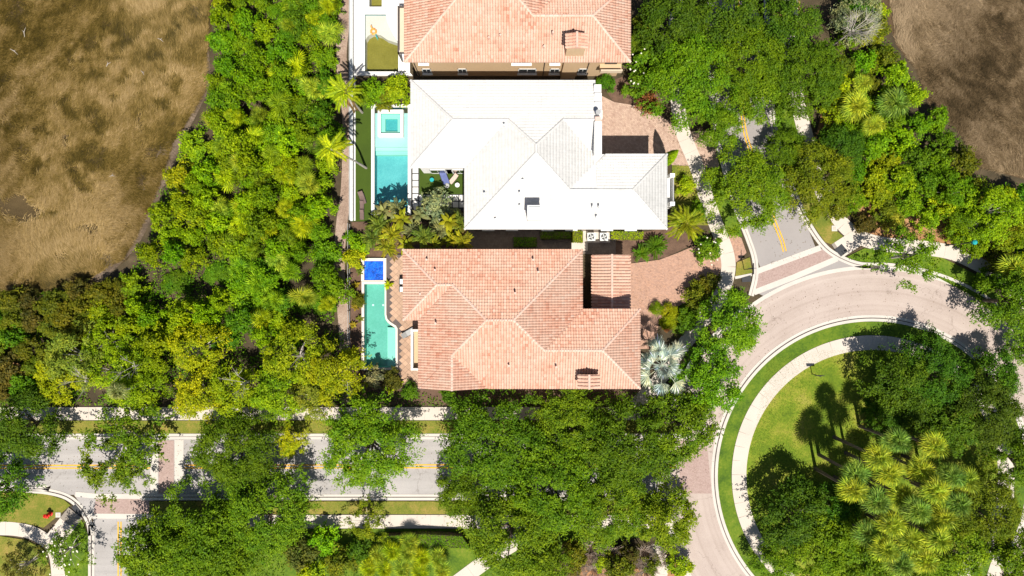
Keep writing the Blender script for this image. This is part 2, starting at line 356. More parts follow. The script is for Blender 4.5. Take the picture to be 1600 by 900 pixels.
MARSH_L = [(-900, -700), (336, -700), (334, 0), (322, 150), (292, 195), (268, 250), (240, 300), (228, 350), (200, 405), (150, 440), (60, 462), (-20, 468), (-900, 480)]
MARSH_R = [(1372, -700), (1378, 0), (1400, 70), (1432, 110), (1452, 165), (1500, 205), (1535, 262), (1600, 280), (2500, 300), (2500, -700)]
struct(poly('marsh_bed', MARSH_L, -.2, .006, M['marsh'])); struct(poly('marsh_bed', MARSH_R, -.2, .006, M['marsh_dark']))
shore = smooth([(322, -40), (318, 60), (322, 125), (304, 170), (280, 215), (262, 262), (246, 300), (228, 345), (205, 385), (172, 418), (150, 440)], 6)
struct(strip('shore_mud', shore, -.5, 1.6, -.1, .012, M['mud']))
LITTER = [[(1285, 170), (1330, 172), (1310, 215), (1275, 210)], [(1330, 318), (1400, 306), (1480, 334), (1500, 370), (1560, 420), (1600, 470), (1560, 440), (1470, 395), (1400, 378), (1345, 360)], [(10, 500), (45, 470), (40, 560), (0, 600)], [(540, 520), (556, 520), (556, 575), (540, 575)], [(1180, 0), (1250, 0), (1250, 40), (1190, 40)], [(830, 875), (1080, 850), (1085, 960), (830, 960)], [(1370, 660), (1500, 700), (1450, 860), (1330, 830)]]
for q in LITTER: struct(poly('leaf_litter', q, -.1, .02, M['litter']))
path = smooth([(533, -60), (538, 20), (533, 90), (541, 150), (544, 220), (541, 300), (534, 350), (530, 420), (537, 500), (541, 570), (543, 632)], 6)
struct(strip('dirt_path', path, -.62, .62, -.1, .03, M['path']))

# ------------------------------------------------------------------ roads
CX, CY = 1362, 743
R = lambda px: px/PPM
CW = G(CX, CY)
def ring(name, r0, r1, z0, z1, mat, a0=0, a1=360, n=144, parent=None):
    A = arc(*CW, R(r0), a0, a1, n); B = arc(*CW, R(r1), a0, a1, n)
    return mobj(name, strip_mesh(name, A, B, z0, z1), mat, parent)
struct(ring('ring_road', 248, 326, -.2, .024, M['ring']))
struct(poly('road', [(-900, 686), (1118, 686), (1118, 773), (-900, 773)], -.2, .018, M['asphalt']))
struct(poly('side_road', [(146, 806), (228, 806), (228, 1500), (146, 1500)], -.2, .016, M['asphalt']))
nroad = smooth([(1150, -500), (1152, 0), (1156, 100), (1162, 195), (1178, 250), (1200, 320), (1236, 412)], 8)
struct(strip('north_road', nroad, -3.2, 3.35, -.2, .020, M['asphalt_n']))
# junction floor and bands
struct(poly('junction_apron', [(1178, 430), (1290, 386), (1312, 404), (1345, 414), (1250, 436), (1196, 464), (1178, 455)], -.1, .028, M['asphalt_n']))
struct(poly('brick_crossing', [(1179, 428), (1283, 389), (1306, 406), (1178, 455)], -.1, .034, M['cross']))
def band(pts, w, z=.040, mat='kerb', name='concrete_band'): return struct(strip(name, pts, -w/2, w/2, -.1, z, M[mat]))
band([(1180, 425), (1282, 387)], .62); band([(1178, 457), (1240, 433), (1308, 404)], .62)
struct(poly('brick_crossing', [(150, 777), (240, 777), (240, 806), (146, 806)], -.1, .034, M['cross']))
struct(poly('junction_apron', [(112, 768), (150, 768), (150, 808), (141, 808), (128, 790)], -.1, .022, M['asphalt']))
band([(118, 772), (150, 775), (240, 776)], .55, .040); band([(140, 806), (240, 807)], .55, .044)
struct(poly('brick_crossing', [(248, 688), (272, 688), (272, 771), (248, 771)], -.1, .032, M['cross']))
band([(241, 687), (241, 772)], .85, .038); band([(280, 687), (280, 772)], 1.0, .038)
struct(poly('brick_crossing', [(1062, 688), (1104, 688), (1112, 771), (1062, 771)], -.1, .030, M['cross']))
# yellow lines, each a painted stripe
def stripe(name, line, off): return struct(strip(name, line, off-.065, off+.065, .0, .030, M['yellow']))
for off in (-.16, .16):
    stripe('yellow_line', [(-400, 730), (236, 729)], off); stripe('yellow_line', [(288, 729), (1056, 728)], off)
    stripe('yellow_line', nroad[8:-1][:-2]+[(1226, 393)], off); stripe('yellow_line', [(187, 815), (187, 1400)], off)
# kerbs: gutter pan, dark seam and raised kerb
def kerb(name, line, side):
    s = side
    o = struct(strip(name, line, 0, s*.30, -.2, .13, M['kerb']))
    strip('gutter', line, -s*.02, -s*.34, -.2, .042, M['kerb'], o); strip('gutter_seam', line, 0, -s*.07, -.2, .048, M['joint'], o)
    return o
kerb('kerb', [(-900, 681.5), (1078, 681.5)], -1)
kerb('kerb', [(222, 777), (1052, 777)], 1)
kerb('kerb', smooth([(-900, 770), (0, 763), (40, 765), (75, 768), (104, 776), (124, 791), (138, 812), (143, 836), (143, 870), (143, 1400)], 5), 1)
kerb('kerb', [(231, 1400), (231, 812), (231, 806)], 1)
kl = smooth([(1104, -400), (1106, 0), (1110, 100), (1117, 200), (1132, 265), (1150, 325), (1168, 372), (1178, 402), (1180, 430), (1173, 462)], 6)
kerb('kerb', kl, 1)
kr = smooth([(1197, -400), (1198, 0), (1202, 100), (1208, 190), (1222, 245), (1240, 300), (1262, 348), (1285, 382), (1308, 400), (1340, 413), (1372, 415)], 6)
kerb('kerb', kr, -1)
o = struct(ring('ring_kerb', 241, 245.5, -.2, .13, M['kerb'])); ring('gutter', 246.4, 251, -.2, .042, M['kerb'], parent=o); ring('gutter_seam', 245.2, 246.8, -.2, .05, M['joint'], parent=o)
struct(ring('ring_gutter', 322, 328, -.2, .042, M['kerb'], -45, 118, 90)); struct(ring('ring_gutter', 322, 328, -.2, .042, M['kerb'], 118, 128, 10))
struct(ring('ring_gutter', 322, 328, -.2, .042, M['kerb'], 128, 162, 24)); struct(ring('ring_gutter', 322, 328, -.2, .042, M['kerb'], 190, 315, 60))
for a0, a1, n in ((-42, 88, 60), (128, 161, 20), (193, 312, 60)): struct(ring('ring_kerb', 328.5, 333, -.2, .13, M['kerb'], a0, a1, n))
# ------------------------------------------------------------------ lawns and verges
def lawn(pts, mat='lawn', z=.10, name='lawn'): return struct(poly(name, pts, -.2, z, M[mat]))
struct(ring('verge', 219.5, 240.8, -.2, .105, M['lawn'])); struct(mobj('island_lawn', MB().prism(arc(*CW, R(196.5), 0, 357, 119), -.2, .10).mesh('island_lawn'), M['lawn_isle']))
lawn([(-500, 657), (1062, 657), (1062, 677), (-500, 677)], 'lawn_dry', name='verge'); lawn([(234, 783), (1046, 783), (1046, 803), (234, 803)], 'lawn_dry', name='verge')
lawn([(570, 826), (1040, 826), (1030, 838), (880, 846), (850, 930), (570, 930)], 'lawn', .09); lawn([(234, 826), (600, 826), (600, 950), (234, 950)], 'lawn', .085)
lawn([(-300, 766.5), (0, 767), (40, 769), (74, 772), (100, 780), (111, 789), (69, 824), (40, 817), (0, 815), (-300, 815)], 'lawn_dry')
lawn([(-300, 837), (0, 837), (40, 843), (68, 856), (80, 890), (80, 1000), (-300, 1000)], 'lawn_dry'); lawn([(126, 809), (133, 822), (139, 838), (139, 1000), (94, 1000), (94, 850)], 'lawn', .095)
lawn([(1151, 410), (1171, 402), (1175, 425), (1172, 428), (1148, 436)], 'lawn_dry'); lawn([(1224, 262), (1236, 250), (1262, 285), (1292, 335), (1308, 362), (1322, 374), (1302, 383), (1288, 378), (1266, 346), (1244, 300)], 'lawn_dry')
lawn([(1322, 402), (1350, 388), (1400, 394), (1470, 402), (1530, 432), (1600, 500), (1580, 510), (1520, 463), (1460, 431), (1405, 412), (1375, 409), (1345, 409)], 'lawn')
lawn([(1212, 80), (1252, 80), (1246, 200), (1232, 240), (1225, 245), (1212, 190)], 'lawn')
lawn([(1050, 258), (1084, 260), (1096, 300), (1110, 352), (1046, 352)], 'lawn_dry'); lawn([(1092, 430), (1128, 436), (1110, 480), (1070, 524), (1050, 520), (1062, 476)], 'lawn', .05)
lawn([(1120, 215), (1126, 262), (1148, 330), (1160, 370), (1140, 370), (1118, 320), (1098, 250), (1095, 215)], 'lawn', .07)
# ------------------------------------------------------------------ pavements of slabs
slabs('sidewalk', [(-260, 646), (1000, 646)], 1.45, 1.5, .125); slabs('sidewalk', [(232, 814.5), (1060, 814.5)], 1.5, 1.5, .125)
LW = smooth([(-200, 826), (-20, 825), (30, 827), (60, 836), (85, 858), (92, 900), (92, 960)], 6)
slabs('sidewalk', LW, 1.5, 1.5, .125); slabs('ramp_walk', [(80, 850), (119, 801)], 2.0, 1.5, .14)
NW = smooth([(1052, -200), (1056, 40), (1058, 150), (1066, 205), (1088, 260), (1102, 305), (1118, 350), (1134, 392), (1137, 425), (1122, 468), (1090, 510), (1052, 560), (1020, 605), (985, 640)], 6)
slabs('sidewalk', NW, 1.6, 1.5, .125)
NE = smooth([(1234, -200), (1236, 80), (1246, 160), (1262, 225), (1280, 290), (1304, 335), (1334, 366), (1375, 381), (1430, 386), (1490, 396), (1545, 424), (1600, 470), (1680, 560)], 6)
slabs('sidewalk', NE, 1.6, 1.5, .125); slabs('ramp_walk', [(1338, 372), (1306, 393)], 1.9, 1.2, .14)
slabs('sidewalk', smooth([(1560, 655), (1574, 740), (1564, 850), (1540, 930)], 6), 1.4, 1.5, .145)
ringw = [(CX+207.8*math.cos(t*PI/60), CY-207.8*math.sin(t*PI/60)) for t in range(121)]
slabs('island_walk', ringw, 1.62, 1.55, .125)
slabs('garden_walk', [(700, 920), (770, 868), (850, 820)], 1.7, 1.6, .13); slabs('garden_walk', [(1022, 940), (1034, 880), (1020, 850)], 1.7, 1.6, .11)
poly('ramp_pad', [(1308, 386), (1314, 381), (1324, 393), (1313, 401), (1303, 390)], .0, .155, M['pad'])['kind'] = 'structure'
poly('ramp_pad', [(1158, 434), (1172, 430), (1173, 440), (1159, 441)], .0, .155, M['pad'])['kind'] = 'structure'
poly('ramp_pad', [(113, 792), (119, 787), (130, 800), (125, 806)], .0, .155, M['pad'])['kind'] = 'structure'
band([(1148, 434), (1174, 429)], .3, .135)
def flatbox(px, py, w, h, mat, label, z=.15, cat='utility cover'):
    x, y = G(px, py); o = empty('utility_cover', (x, y, 0), label, cat)
    MB().box(-w/2, w/2, -h/2, h/2, .0, z).build('frame', M['kerb'], o); MB().box(-w*.28, w*.28, -h*.28, h*.28, z-.02, z+.012).build('lid', M[mat], o)
flatbox(1303, 357, .62, .62, 'pinkstone', 'small square concrete cover with a pinkish lid beside the eastern sidewalk')
flatbox(92, 804, .55, .55, 'pinkstone', 'small white square cover with pink lid beside the hydrant on the corner lawn')
x, y = G(1367, 418); o = empty('storm_drain', (x, y, 0), 'brown iron storm drain grate in the outer ring kerb', 'drain')
MB().box(-.5, .5, -.28, .28, .0, .05).build('frame', M['brownmetal'], o)
for i in range(7): MB().box(-.42+i*.13, -.36+i*.13, -.24, .24, .04, .075).build('grate_bar', M['brownmetal'], o)

# ------------------------------------------------------------------ roofs
SL = .43
def roofz(ze, side, c, x, y):
    d = {'N': c-y, 'S': y-c, 'W': x-c, 'E': c-x}[side]; return ze+SL*d
def tile_mesh(name, side, c, P, ze, tw=.27, tl=.32, ph=.085, lift=.035, seg=5, rng=None):
    """real tiles over the plan polygon P of one roof slope"""
    rng = rng or np.random.default_rng(1); P = np.array(P)
    flat = seg == 3 and side != 'N'
    if flat: lift, ph = .010, .008
    u0, u1 = (P[:, 0].min(), P[:, 0].max()) if side in 'NS' else (P[:, 1].min(), P[:, 1].max())
    dist = {'N': c-P[:, 1], 'S': P[:, 1]-c, 'W': P[:, 0]-c, 'E': c-P[:, 0]}[side]; w1 = dist.max(); w0 = max(dist.min(), 0)
    iu = np.arange(math.floor(u0/tw), math.ceil(u1/tw)); iw = np.arange(math.floor(w0/tl), math.ceil(w1/tl))
    U, Wd = np.meshgrid(iu*tw, iw*tl-.04); U = U.ravel(); Wd = Wd.ravel(); n = len(U)
    k = seg+1; t = np.linspace(0, 1, k); prof = ph*np.sin(np.clip(t*1.42, 0, 1)*PI)**.75; V = np.zeros((n, 3, k, 3))
    jit = rng.normal(0, .0006 if flat else .004, n); sk = rng.normal(0, .004, n)
    for r, (dw, up) in enumerate(((0, -.03), (0, lift), (tl+.03, -.002))):
        uu = U[:, None]+t*tw*.985+(sk[:, None] if r < 2 else 0); ww = (Wd+dw)[:, None]+0*t
        zz = (ze+SL*ww)+((prof*(1 if r else 0))+up+.05)[None, :]+jit[:, None]
        if side == 'N': X, Y = uu, c-ww
        elif side == 'S': X, Y = uu, c+ww
        elif side == 'W': X, Y = c+ww, uu
        else: X, Y = c-ww, uu
        V[:, r, :, 0] = X; V[:, r, :, 1] = Y; V[:, r, :, 2] = zz
    base = (np.arange(n)*3*k)[:, None, None]; q = []
    for r in range(2):
        for s in range(seg): a = r*k+s; q.append([a, a+1, a+k+1, a+k])
    q = np.array(q); 
    if side in 'SE': pass
    F = (base+q[None]).reshape(-1, 4)
    me = npmesh(name, V.reshape(-1, 3), F)
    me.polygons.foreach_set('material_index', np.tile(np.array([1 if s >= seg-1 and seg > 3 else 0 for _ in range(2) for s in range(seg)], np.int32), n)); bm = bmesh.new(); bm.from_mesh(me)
    cen = P.mean(axis=0)
    for i in range(len(P)):
        a = P[i]; b = P[(i+1) % len(P)]; e = b-a
        if np.linalg.norm(e) < .05: continue
        # keep the eave edge open so tiles run past it
        on_eave = all(abs({'N': c-p[1], 'S': p[1]-c, 'W': p[0]-c, 'E': c-p[0]}[side]) < .03 for p in (a, b))
        if on_eave: continue
        nrm = np.array((e[1], -e[0])); nrm /= np.linalg.norm(nrm)
        if np.dot(nrm, cen-a) > 0: nrm = -nrm
        g = bm.verts[:]+bm.edges[:]+bm.faces[:]
        bmesh.ops.bisect_plane(bm, geom=g, plane_co=(a[0], a[1], 0), plane_no=(nrm[0], nrm[1], 0), clear_outer=True)
    bm.normal_update()
    fl = [f for f in bm.faces if f.normal.z < -1e-4]
    if fl: bmesh.ops.reverse_faces(bm, faces=fl)
    bm.to_mesh(me); bm.free(); return me
def caps(A, B, mat, parent, r=.13, seg=.40, lift=.07, name='ridge_cap'):
    """overlapping half round cap tiles along a hip or ridge"""
    A = Vector(A); B = Vector(B); d = (B-A); L = d.length; d.normalize(); side = d.cross(Vector((0, 0, 1))).normalized(); up = side.cross(d).normalized()
    if up.z < 0: up = -up
    n = max(1, int(L/seg)); v = []; f = []
    for i in range(n):
        p0 = A+d*(L*i/n-.03); p1 = A+d*(L*(i+1)/n+.03); b = len(v)
        for p, rr, lf in ((p0, r*1.12, lift+.02), (p1, r*.94, lift)):
            for k in range(6):
                t = PI*k/5; v.append(tuple(p+side*rr*math.cos(t)+up*(rr*math.sin(t)*.8+lf-.05)))
        for k in range(5): f.append((b+k, b+k+1, b+7+k, b+6+k))
        f.append(tuple(b+k for k in range(6)))
    me = pymesh(name, v, f); bm = bmesh.new(); bm.from_mesh(me); bmesh.ops.recalc_face_normals(bm, faces=bm.faces); bm.to_mesh(me); bm.free()
    return mobj(name, me, mat, parent)
def roof(house, ze, faces, lines, mat, capmat, deckmat, **kw):
    """faces: (side, eave pixel, polygon px) in plan at eave height; lines: hips and ridges as px pairs with their slope side"""
    g = lambda x, y: G(x, y, ze)
    mb = MB(); first = None
    spec = []
    for side, cpx, pp in faces:
        c = g(0, cpx)[1] if side in 'NS' else g(cpx, 0)[0]; P = [g(*q) for q in pp]; spec.append((side, c, P))
        n = len(P); b = len(mb.v)
        mb.v += [(x, y, roofz(ze, side, c, x, y)) for x, y in P]+[(x, y, roofz(ze, side, c, x, y)-.16) for x, y in P]
        mb.f.append(tuple(range(b, b+n))); mb.f.append(tuple(reversed(range(b+n, b+2*n))))
        for i in range(n): j = (i+1) % n; mb.f.append((b+i, b+j, b+n+j, b+n+i))
    me = mb.mesh('roof'); bm = bmesh.new(); bm.from_mesh(me); bmesh.ops.recalc_face_normals(bm, faces=bm.faces); bm.to_mesh(me); bm.free()
    rf = mobj('roof', me, deckmat, house); rng = np.random.default_rng(3)
    for side, c, P in spec:
        me = tile_mesh('roof_tiles', side, c, P, ze, rng=rng, **kw); me.materials.append(mat); me.materials.append(M['clay_pan_shade']); stuff(mobj('roof_tiles', me, None, rf))
    def z_at(x, y):
        best = None
        for side, c, P in spec:
            X = np.array([x]); Y = np.array([y]); PP = np.array(P); cen = PP.mean(0)
            if in_poly(X, Y, cen+(PP-cen)*1.04)[0]:
                z = roofz(ze, side, c, x, y); best = z if best is None else max(best, z) if False else min(best, z)
        return best if best is not None else ze
    for a, b in lines:
        A = g(*a); B = g(*b); caps((*A, z_at(*A)), (*B, z_at(*B)), capmat, rf)
    return rf
def house(name, label, outline, ze, wallmat, foot=0):
    x, y = G(*outline[0], ze); o = empty(name, (0, 0, 0), label, 'house')
    MB().prism([G(*q, ze) for q in outline], foot, ze+.12).build('wall', wallmat, o); return o
def window(parent, c, w, h, face, framemat, panes=2, sill=True):
    """face: outward direction N S E W; c = centre on the wall face"""
    rz = {'S': 0, 'E': PI/2, 'N': PI, 'W': -PI/2}[face]
    f = MB()
    for s in (-1, 1): f.obox((s*(w/2), 0, 0), (.05, .05, h/2+.05)); f.obox((0, 0, s*h/2), (w/2+.05, .048, .05))
    for k in range(1, panes): f.obox((-w/2+w*k/panes, 0, 0), (.03, .045, h/2))
    fr = f.build('window', framemat, parent, loc=c, rot=(0, 0, rz))
    for k in range(panes): MB().obox((-w/2+w*(k+.5)/panes, 0, 0), (w/panes/2-.03, .02, h/2)).build('pane', M['glass'], fr)
    if sill: MB().obox((0, -.10, -h/2-.10), (w/2+.12, .14, .05)).build('sill', framemat, fr)
    return fr

# --- clay-roofed house (middle)
ZR = 6.2
HR = house('clay_roof_house', 'two storey cream house with salmon clay tile hip roof beside the mint green lap pool', [(638, 398), (902, 398), (902, 491), (992, 491), (992, 599), (662, 599), (662, 492), (638, 492)], ZR, M['cream'])
roof(HR, ZR, [
 ('N', 390, [(630, 390), (709, 390), (709, 445), (685, 445)]), ('N', 390, [(709, 390), (910, 390), (802, 498), (762, 498), (709, 445)]),
 ('W', 630, [(630, 390), (685, 445), (630, 500)]), ('W', 654, [(654, 500), (709, 445), (762, 498.5), (708, 553), (654, 606.5)]), ('W', 654, [(654, 607), (708, 553), (708, 607)]),
 ('S', 500, [(630, 500), (685, 445), (709, 445), (654, 500)]),
 ('S', 607, [(762, 498.5), (802, 498.5), (849, 545), (849, 607), (762, 607), (708, 553)]), ('S', 607, [(849, 545), (938, 545), (1000, 607), (849, 607)]),
 ('E', 910, [(910, 390), (802, 498), (849, 545), (910, 483)]), ('N', 483, [(910, 483), (1000, 483), (938, 545), (849, 545)]), ('E', 1000, [(1000, 483), (1000, 607), (938, 545)]),
 ('E', 762, [(708, 553), (708, 607), (762, 607)])],
 [((630, 390), (685, 445)), ((685, 445), (630, 500)), ((685, 445), (709, 445)), ((709, 445), (762, 498)), ((762, 498), (802, 498)), ((802, 498), (910, 390)), ((802, 498), (849, 545)), ((849, 545), (938, 545)), ((938, 545), (1000, 483)), ((938, 545), (1000, 607)), ((762, 498), (708, 553)), ((708, 553), (708, 607))], M['clay'], M['clay_cap'], M['pinkstone'])
def gable_top(parent, x0, x1, y0, y1, z, rise, capm, tilem, name='chimney_roof'):
    """small tiled gable, ridge along y"""
    xm = (x0+x1)/2; hw = (x1-x0)/2; s = rise/hw
    v = [(x0, y0, z), (x1, y0, z), (x1, y1, z), (x0, y1, z), (xm, y0, z+rise), (xm, y1, z+rise)]
    r = mobj(name, pymesh(name, v, [(0, 4, 5, 3), (4, 1, 2, 5), (0, 1, 4), (3, 5, 2), (0, 3, 2, 1)]), tilem, parent)
    m2 = MB(); n = max(2, round((y1-y0)/.32)); 
    for i in range(n):
        yy = y0+(y1-y0)*(i+.5)/n
        for sg in (-1, 1):
            nn = max(2, round(hw/.36))
            for j in range(nn):
                a = j/nn; b = (j+1)/nn+.04
                m2.tube([(xm+sg*hw*b, yy, z+rise*(1-b)+.05), (xm+sg*hw*a, yy, z+rise*(1-a)+.02)], [.125, .10], 6)
    stuff(m2.build('roof_tiles', tilem, r)); caps((xm, y0, z+rise), (xm, y1, z+rise), capm, r); return r
def chimney(parent, px0, px1, py0, py1, zb, zt, wallm, capm=None, tilem=None, over=.15, rise=.35):
    x0, y1 = G(px0, py0, zt); x1, y0 = G(px1, py1, zt)
    c = MB().box(x0+over, x1-over, y0+over, y1-over, zb, zt).build('chimney', wallm, parent)
    if tilem: gable_top(parent, x0, x1, y0, y1, zt, rise, capm, tilem)
    return (x0, x1, y0, y1, c)
chimney(HR, 903, 937, 585, 607, 5.8, 8.0, M['cream'], M['clay_cap'], M['clay'])
# porch roof over the entry, lower than the main eave
x0, y1 = G(925, 398, 3.3); x1, y0 = G(984, 484, 3.3)
gable_top(HR, x0, x1, y0, y1+.0, 3.3, .75, M['clay_cap'], M['clay'], 'porch_roof'); 
MB().box(x0+.5, x1-.5, y0, y1-.4, 0, 3.29).build('garage_wall', M['cream'], HR)
# roof fittings
def vent(parent, px, py, z, mat, r=.09, h=.35): x, y = G(px, py, z); MB().tube([(x, y, z-.4), (x, y, z+h*.7), (x, y, z+h)], [r, r, r*1.25], 8).build('vent_pipe', mat, parent)
for px, py, z in ((667, 406, 6.8), (680, 422, 7.2), (657, 459, 6.9), (681, 505, 7.4), (833, 406, 6.9), (841, 425, 7.5), (805, 458, 8.4), (795, 571, 7.6), (869, 573, 7.6)): vent(HR, px, py, z, M['pinkstone'])
# windows on the clay house
for wx in (700, 760, 820, 880, 950): 
    for z in (1.7, 4.7): x, y = G(wx, 599, ZR); window(HR, (x, y-.02, z), 1.3, 1.4, 'S', M['white'])
for wx in (680, 740, 800, 860): x, y = G(wx, 398, ZR); window(HR, (x, y+.02, 4.6), 1.0, 1.3, 'N', M['white'])
for wy in (515, 545, 575): 
    for z in (1.7, 4.7): x, y = G(992, wy, ZR); window(HR, (x+.02, y, z), 1.2, 1.4, 'E', M['white'])
# balcony on the pool side
bal = MB(); bx0, by1 = G(644, 514, 3.4); bx1, by0 = G(668, 577, 3.4); bal.box(bx0, bx1, by0, by1, 3.0, 3.4); bo = bal.build('balcony', M['tan'], HR)
MB().box(bx0, bx0+.22, by0, by1, 3.4, 4.35).box(bx0+.22, bx1, by0, by0+.2, 3.4, 4.35).box(bx0+.22, bx1, by1-.2, by1, 3.4, 4.35).build('parapet', M['white'], bo)
for yy in (by0+.25, by1-.4): MB().box(bx0+.05, bx0+.35, yy-.15, yy+.15, 0, 3.0).build('column', M['white'], bo)
def lounge_chair(name, px, py, z, rz, mat, label, s=1., parent=None, group=None):
    x, y = G(px, py, z); o = empty(name, (x, y, z), label, 'lounge chair', group); o.rotation_euler = (0, 0, rz); o.scale = (s, s, s)
    MB().obox((0, -.12, .30), (.34, .62, .05)).build('seat', M[mat], o); MB().obox((0, .72, .52), (.34, .36, .045), rx=.6).build('backrest', M[mat], o)
    MB().obox((-.37, .05, .27), (.03, .72, .03)).obox((.37, .05, .27), (.03, .72, .03)).build('frame', M['dark'], o)
    lg = MB().tube([(0, 0, 0), (0, 0, .27)], .03, 6).mesh('leg'); lg.materials.append(M['dark'])
    for sx in (-.36, .36):
        for sy in (-.6, .6): mobj('leg', lg, None, o, loc=(sx, sy, 0))
    return o

# --- white house (upper middle)
ZW = 6.4
HW = house('white_roof_house', 'large two storey white house with white tile hip roof beside the turquoise pool and spa', [(650, 134), (922, 134), (922, 249), (1034, 249), (1034, 350), (734, 350), (734, 254.5), (650, 254.5)], ZW, M['white'])
roof(HW, ZW, [
 ('N', 126, [(642, 126), (794, 126), (794, 194), (710, 194)]), ('N', 126, [(794, 126), (878, 126), (878, 194), (836, 236), (794, 194)]), ('N', 126, [(878, 126), (930, 126), (930, 194), (878, 194)]),
 ('W', 642, [(642, 126), (710, 194), (642, 262)]), ('S', 262, [(642, 262), (710, 194), (794, 194), (726, 262)]), ('W', 726, [(794, 194), (836, 236), (836, 248), (726, 358), (726, 262)]),
 ('S', 358, [(836, 248), (888, 300), (888, 358), (726, 358)]), ('S', 358, [(888, 300), (984, 300), (1042, 358), (888, 358)]),
 ('S', 262, [(878, 194), (930, 194), (930, 246)]), ('E', 946, [(836, 236), (878, 194), (930, 246), (930, 257), (888, 300), (836, 248)]),
 ('N', 241, [(930, 241), (1042, 241), (984, 300), (888, 300), (930, 257)]), ('E', 1042, [(1042, 241), (1042, 358), (984, 300)])],
 [((642, 126), (710, 194)), ((642, 262), (710, 194)), ((710, 194), (794, 194)), ((878, 194), (930, 194)), ((794, 194), (836, 236)), ((836, 236), (878, 194)), ((836, 236), (836, 248)), ((836, 248), (726, 358)), ((836, 248), (888, 300)), ((888, 300), (984, 300)), ((984, 300), (1042, 241)), ((984, 300), (1042, 358))], M['white_tile'], M['white_tile'], M['white'], ph=.02, lift=.034, seg=3)
ch = chimney(HW, 825, 846, 322, 342, 6.0, 9.6, M['white'], over=0)
MB().box(ch[0]-.08, ch[1]+.08, ch[2]-.08, ch[3]+.08, 9.6, 9.75).box(ch[0]+.1, ch[1]-.1, ch[2]+.1, ch[3]-.1, 9.75, 9.85).build('chimney_cap', M['lightgrey'], HW)
for px, py, z in ((817, 282, 8.6), (812, 302, 8.3), (812, 322, 7.6), (774, 343, 7.0), (757, 303, 7.6), (926, 323, 7.8), (936, 323, 7.8), (932, 339, 7.2), (788, 196, 8.6)): vent(HW, px, py, z, M['lightgrey'])
# stepped parapet with coping blocks on the east gable
for i in range(4):
    a, y1 = G(928.5, 132+i*14.5, 7.2); b, y0 = G(939.5, 145+i*14.5, 7.2); MB().box(a, b, y0, y1, 0, 7.2+.28*i).build('parapet_block', M['white'], HW)
a, y1 = G(929.5, 192, 8.6); b, y0 = G(938.5, 240, 8.6); MB().box(a, b, y0, y1, 0, 8.6).box(a-.05, b+.1, y0-.1, y1+.1, 8.6, 8.75).build('parapet', M['white'], HW)
a, y1 = G(930, 182, 8.7); b, y0 = G(939, 191, 8.7); MB().box(a, b, y0, y1, 0, 8.7).build('chimney', M['pinkstone'], HW); vent(HW, 934, 177, 8.5, M['grey'], .22, .5)
for wx, w, z in ((690, 2.4, 1.3), (715, 2.2, 1.3), (690, 1.2, 4.9)): x, y = G(wx-8, 254.5, ZW); window(HW, (x, y-.02, z), w, 2.2 if z < 2 else 1.3, 'S', M['lightgrey'], 3, False)
for wx in (760, 800, 860, 900, 960, 1000):
    for z in (1.7, 4.7): x, y = G(wx, 350, ZW); window(HW, (x, y-.02, z), 1.1, 1.3, 'S', M['lightgrey'])
for wy in (150, 185, 225): 
    for z in (1.6, 4.8): x, y = G(650, wy, ZW); window(HW, (x-.02, y, z), 1.6, 1.9, 'W', M['lightgrey'], 3)
for wy in (262, 330): x, y = G(1034, wy, ZW); window(HW, (x+.02, y, 4.8), 1.2, 1.4, 'E', M['lightgrey'])
# street side balcony
a, y1 = G(1036, 272, 4.0); b, y0 = G(1052, 322, 4.0); a = G(1034, 0, ZW)[0]
bo = MB().box(a, b, y0, y1, 3.1, 3.35).build('balcony', M['white'], HW)
MB().box(b-.12, b, y0, y1, 3.35, 4.3).build('railing', M['grey'], bo); 
for yy in (y0, y1-.4): MB().box(b-.45, b+.05, yy, yy+.4, 0, 4.5).build('column', M['white'], bo)
# air conditioners in the side alley
def ac_unit(px, py, s, label):
    x, y = G(px, py, .9); o = empty('air_conditioner', (x, y, 0), label, 'air conditioner')
    MB().box(-s, s, -s, s, 0, .86).build('casing', M['lightgrey'], o); MB().box(-s-.02, s+.02, -s-.02, s+.02, .86, .90).build('top_plate', M['lightgrey'], o)
    MB().tube([(0, 0, .89), (0, 0, .93)], [s*.8, s*.8], 20).build('fan_well', M['dark'], o)
    for k in range(4):
        t = k*PI/2+.4; MB().obox((math.cos(t)*s*.4, math.sin(t)*s*.4, .95), (s*.3, s*.12, .01), t).build('fan_blade', M['lightgrey'], o)
    for rr in (.28, .52, .78): 
        pts = [(s*rr*math.cos(a*PI/8), s*rr*math.sin(a*PI/8), .98) for a in range(17)]; MB().tube(pts, .012, 4).build('guard_ring', M['grey'], o)
ac_unit(924, 370, .42, 'grey air conditioner with darker fan, left one in the alley south of the white house')
ac_unit(944, 370, .42, 'grey air conditioner nearer the clipped hedge, right one in the alley by the white house')
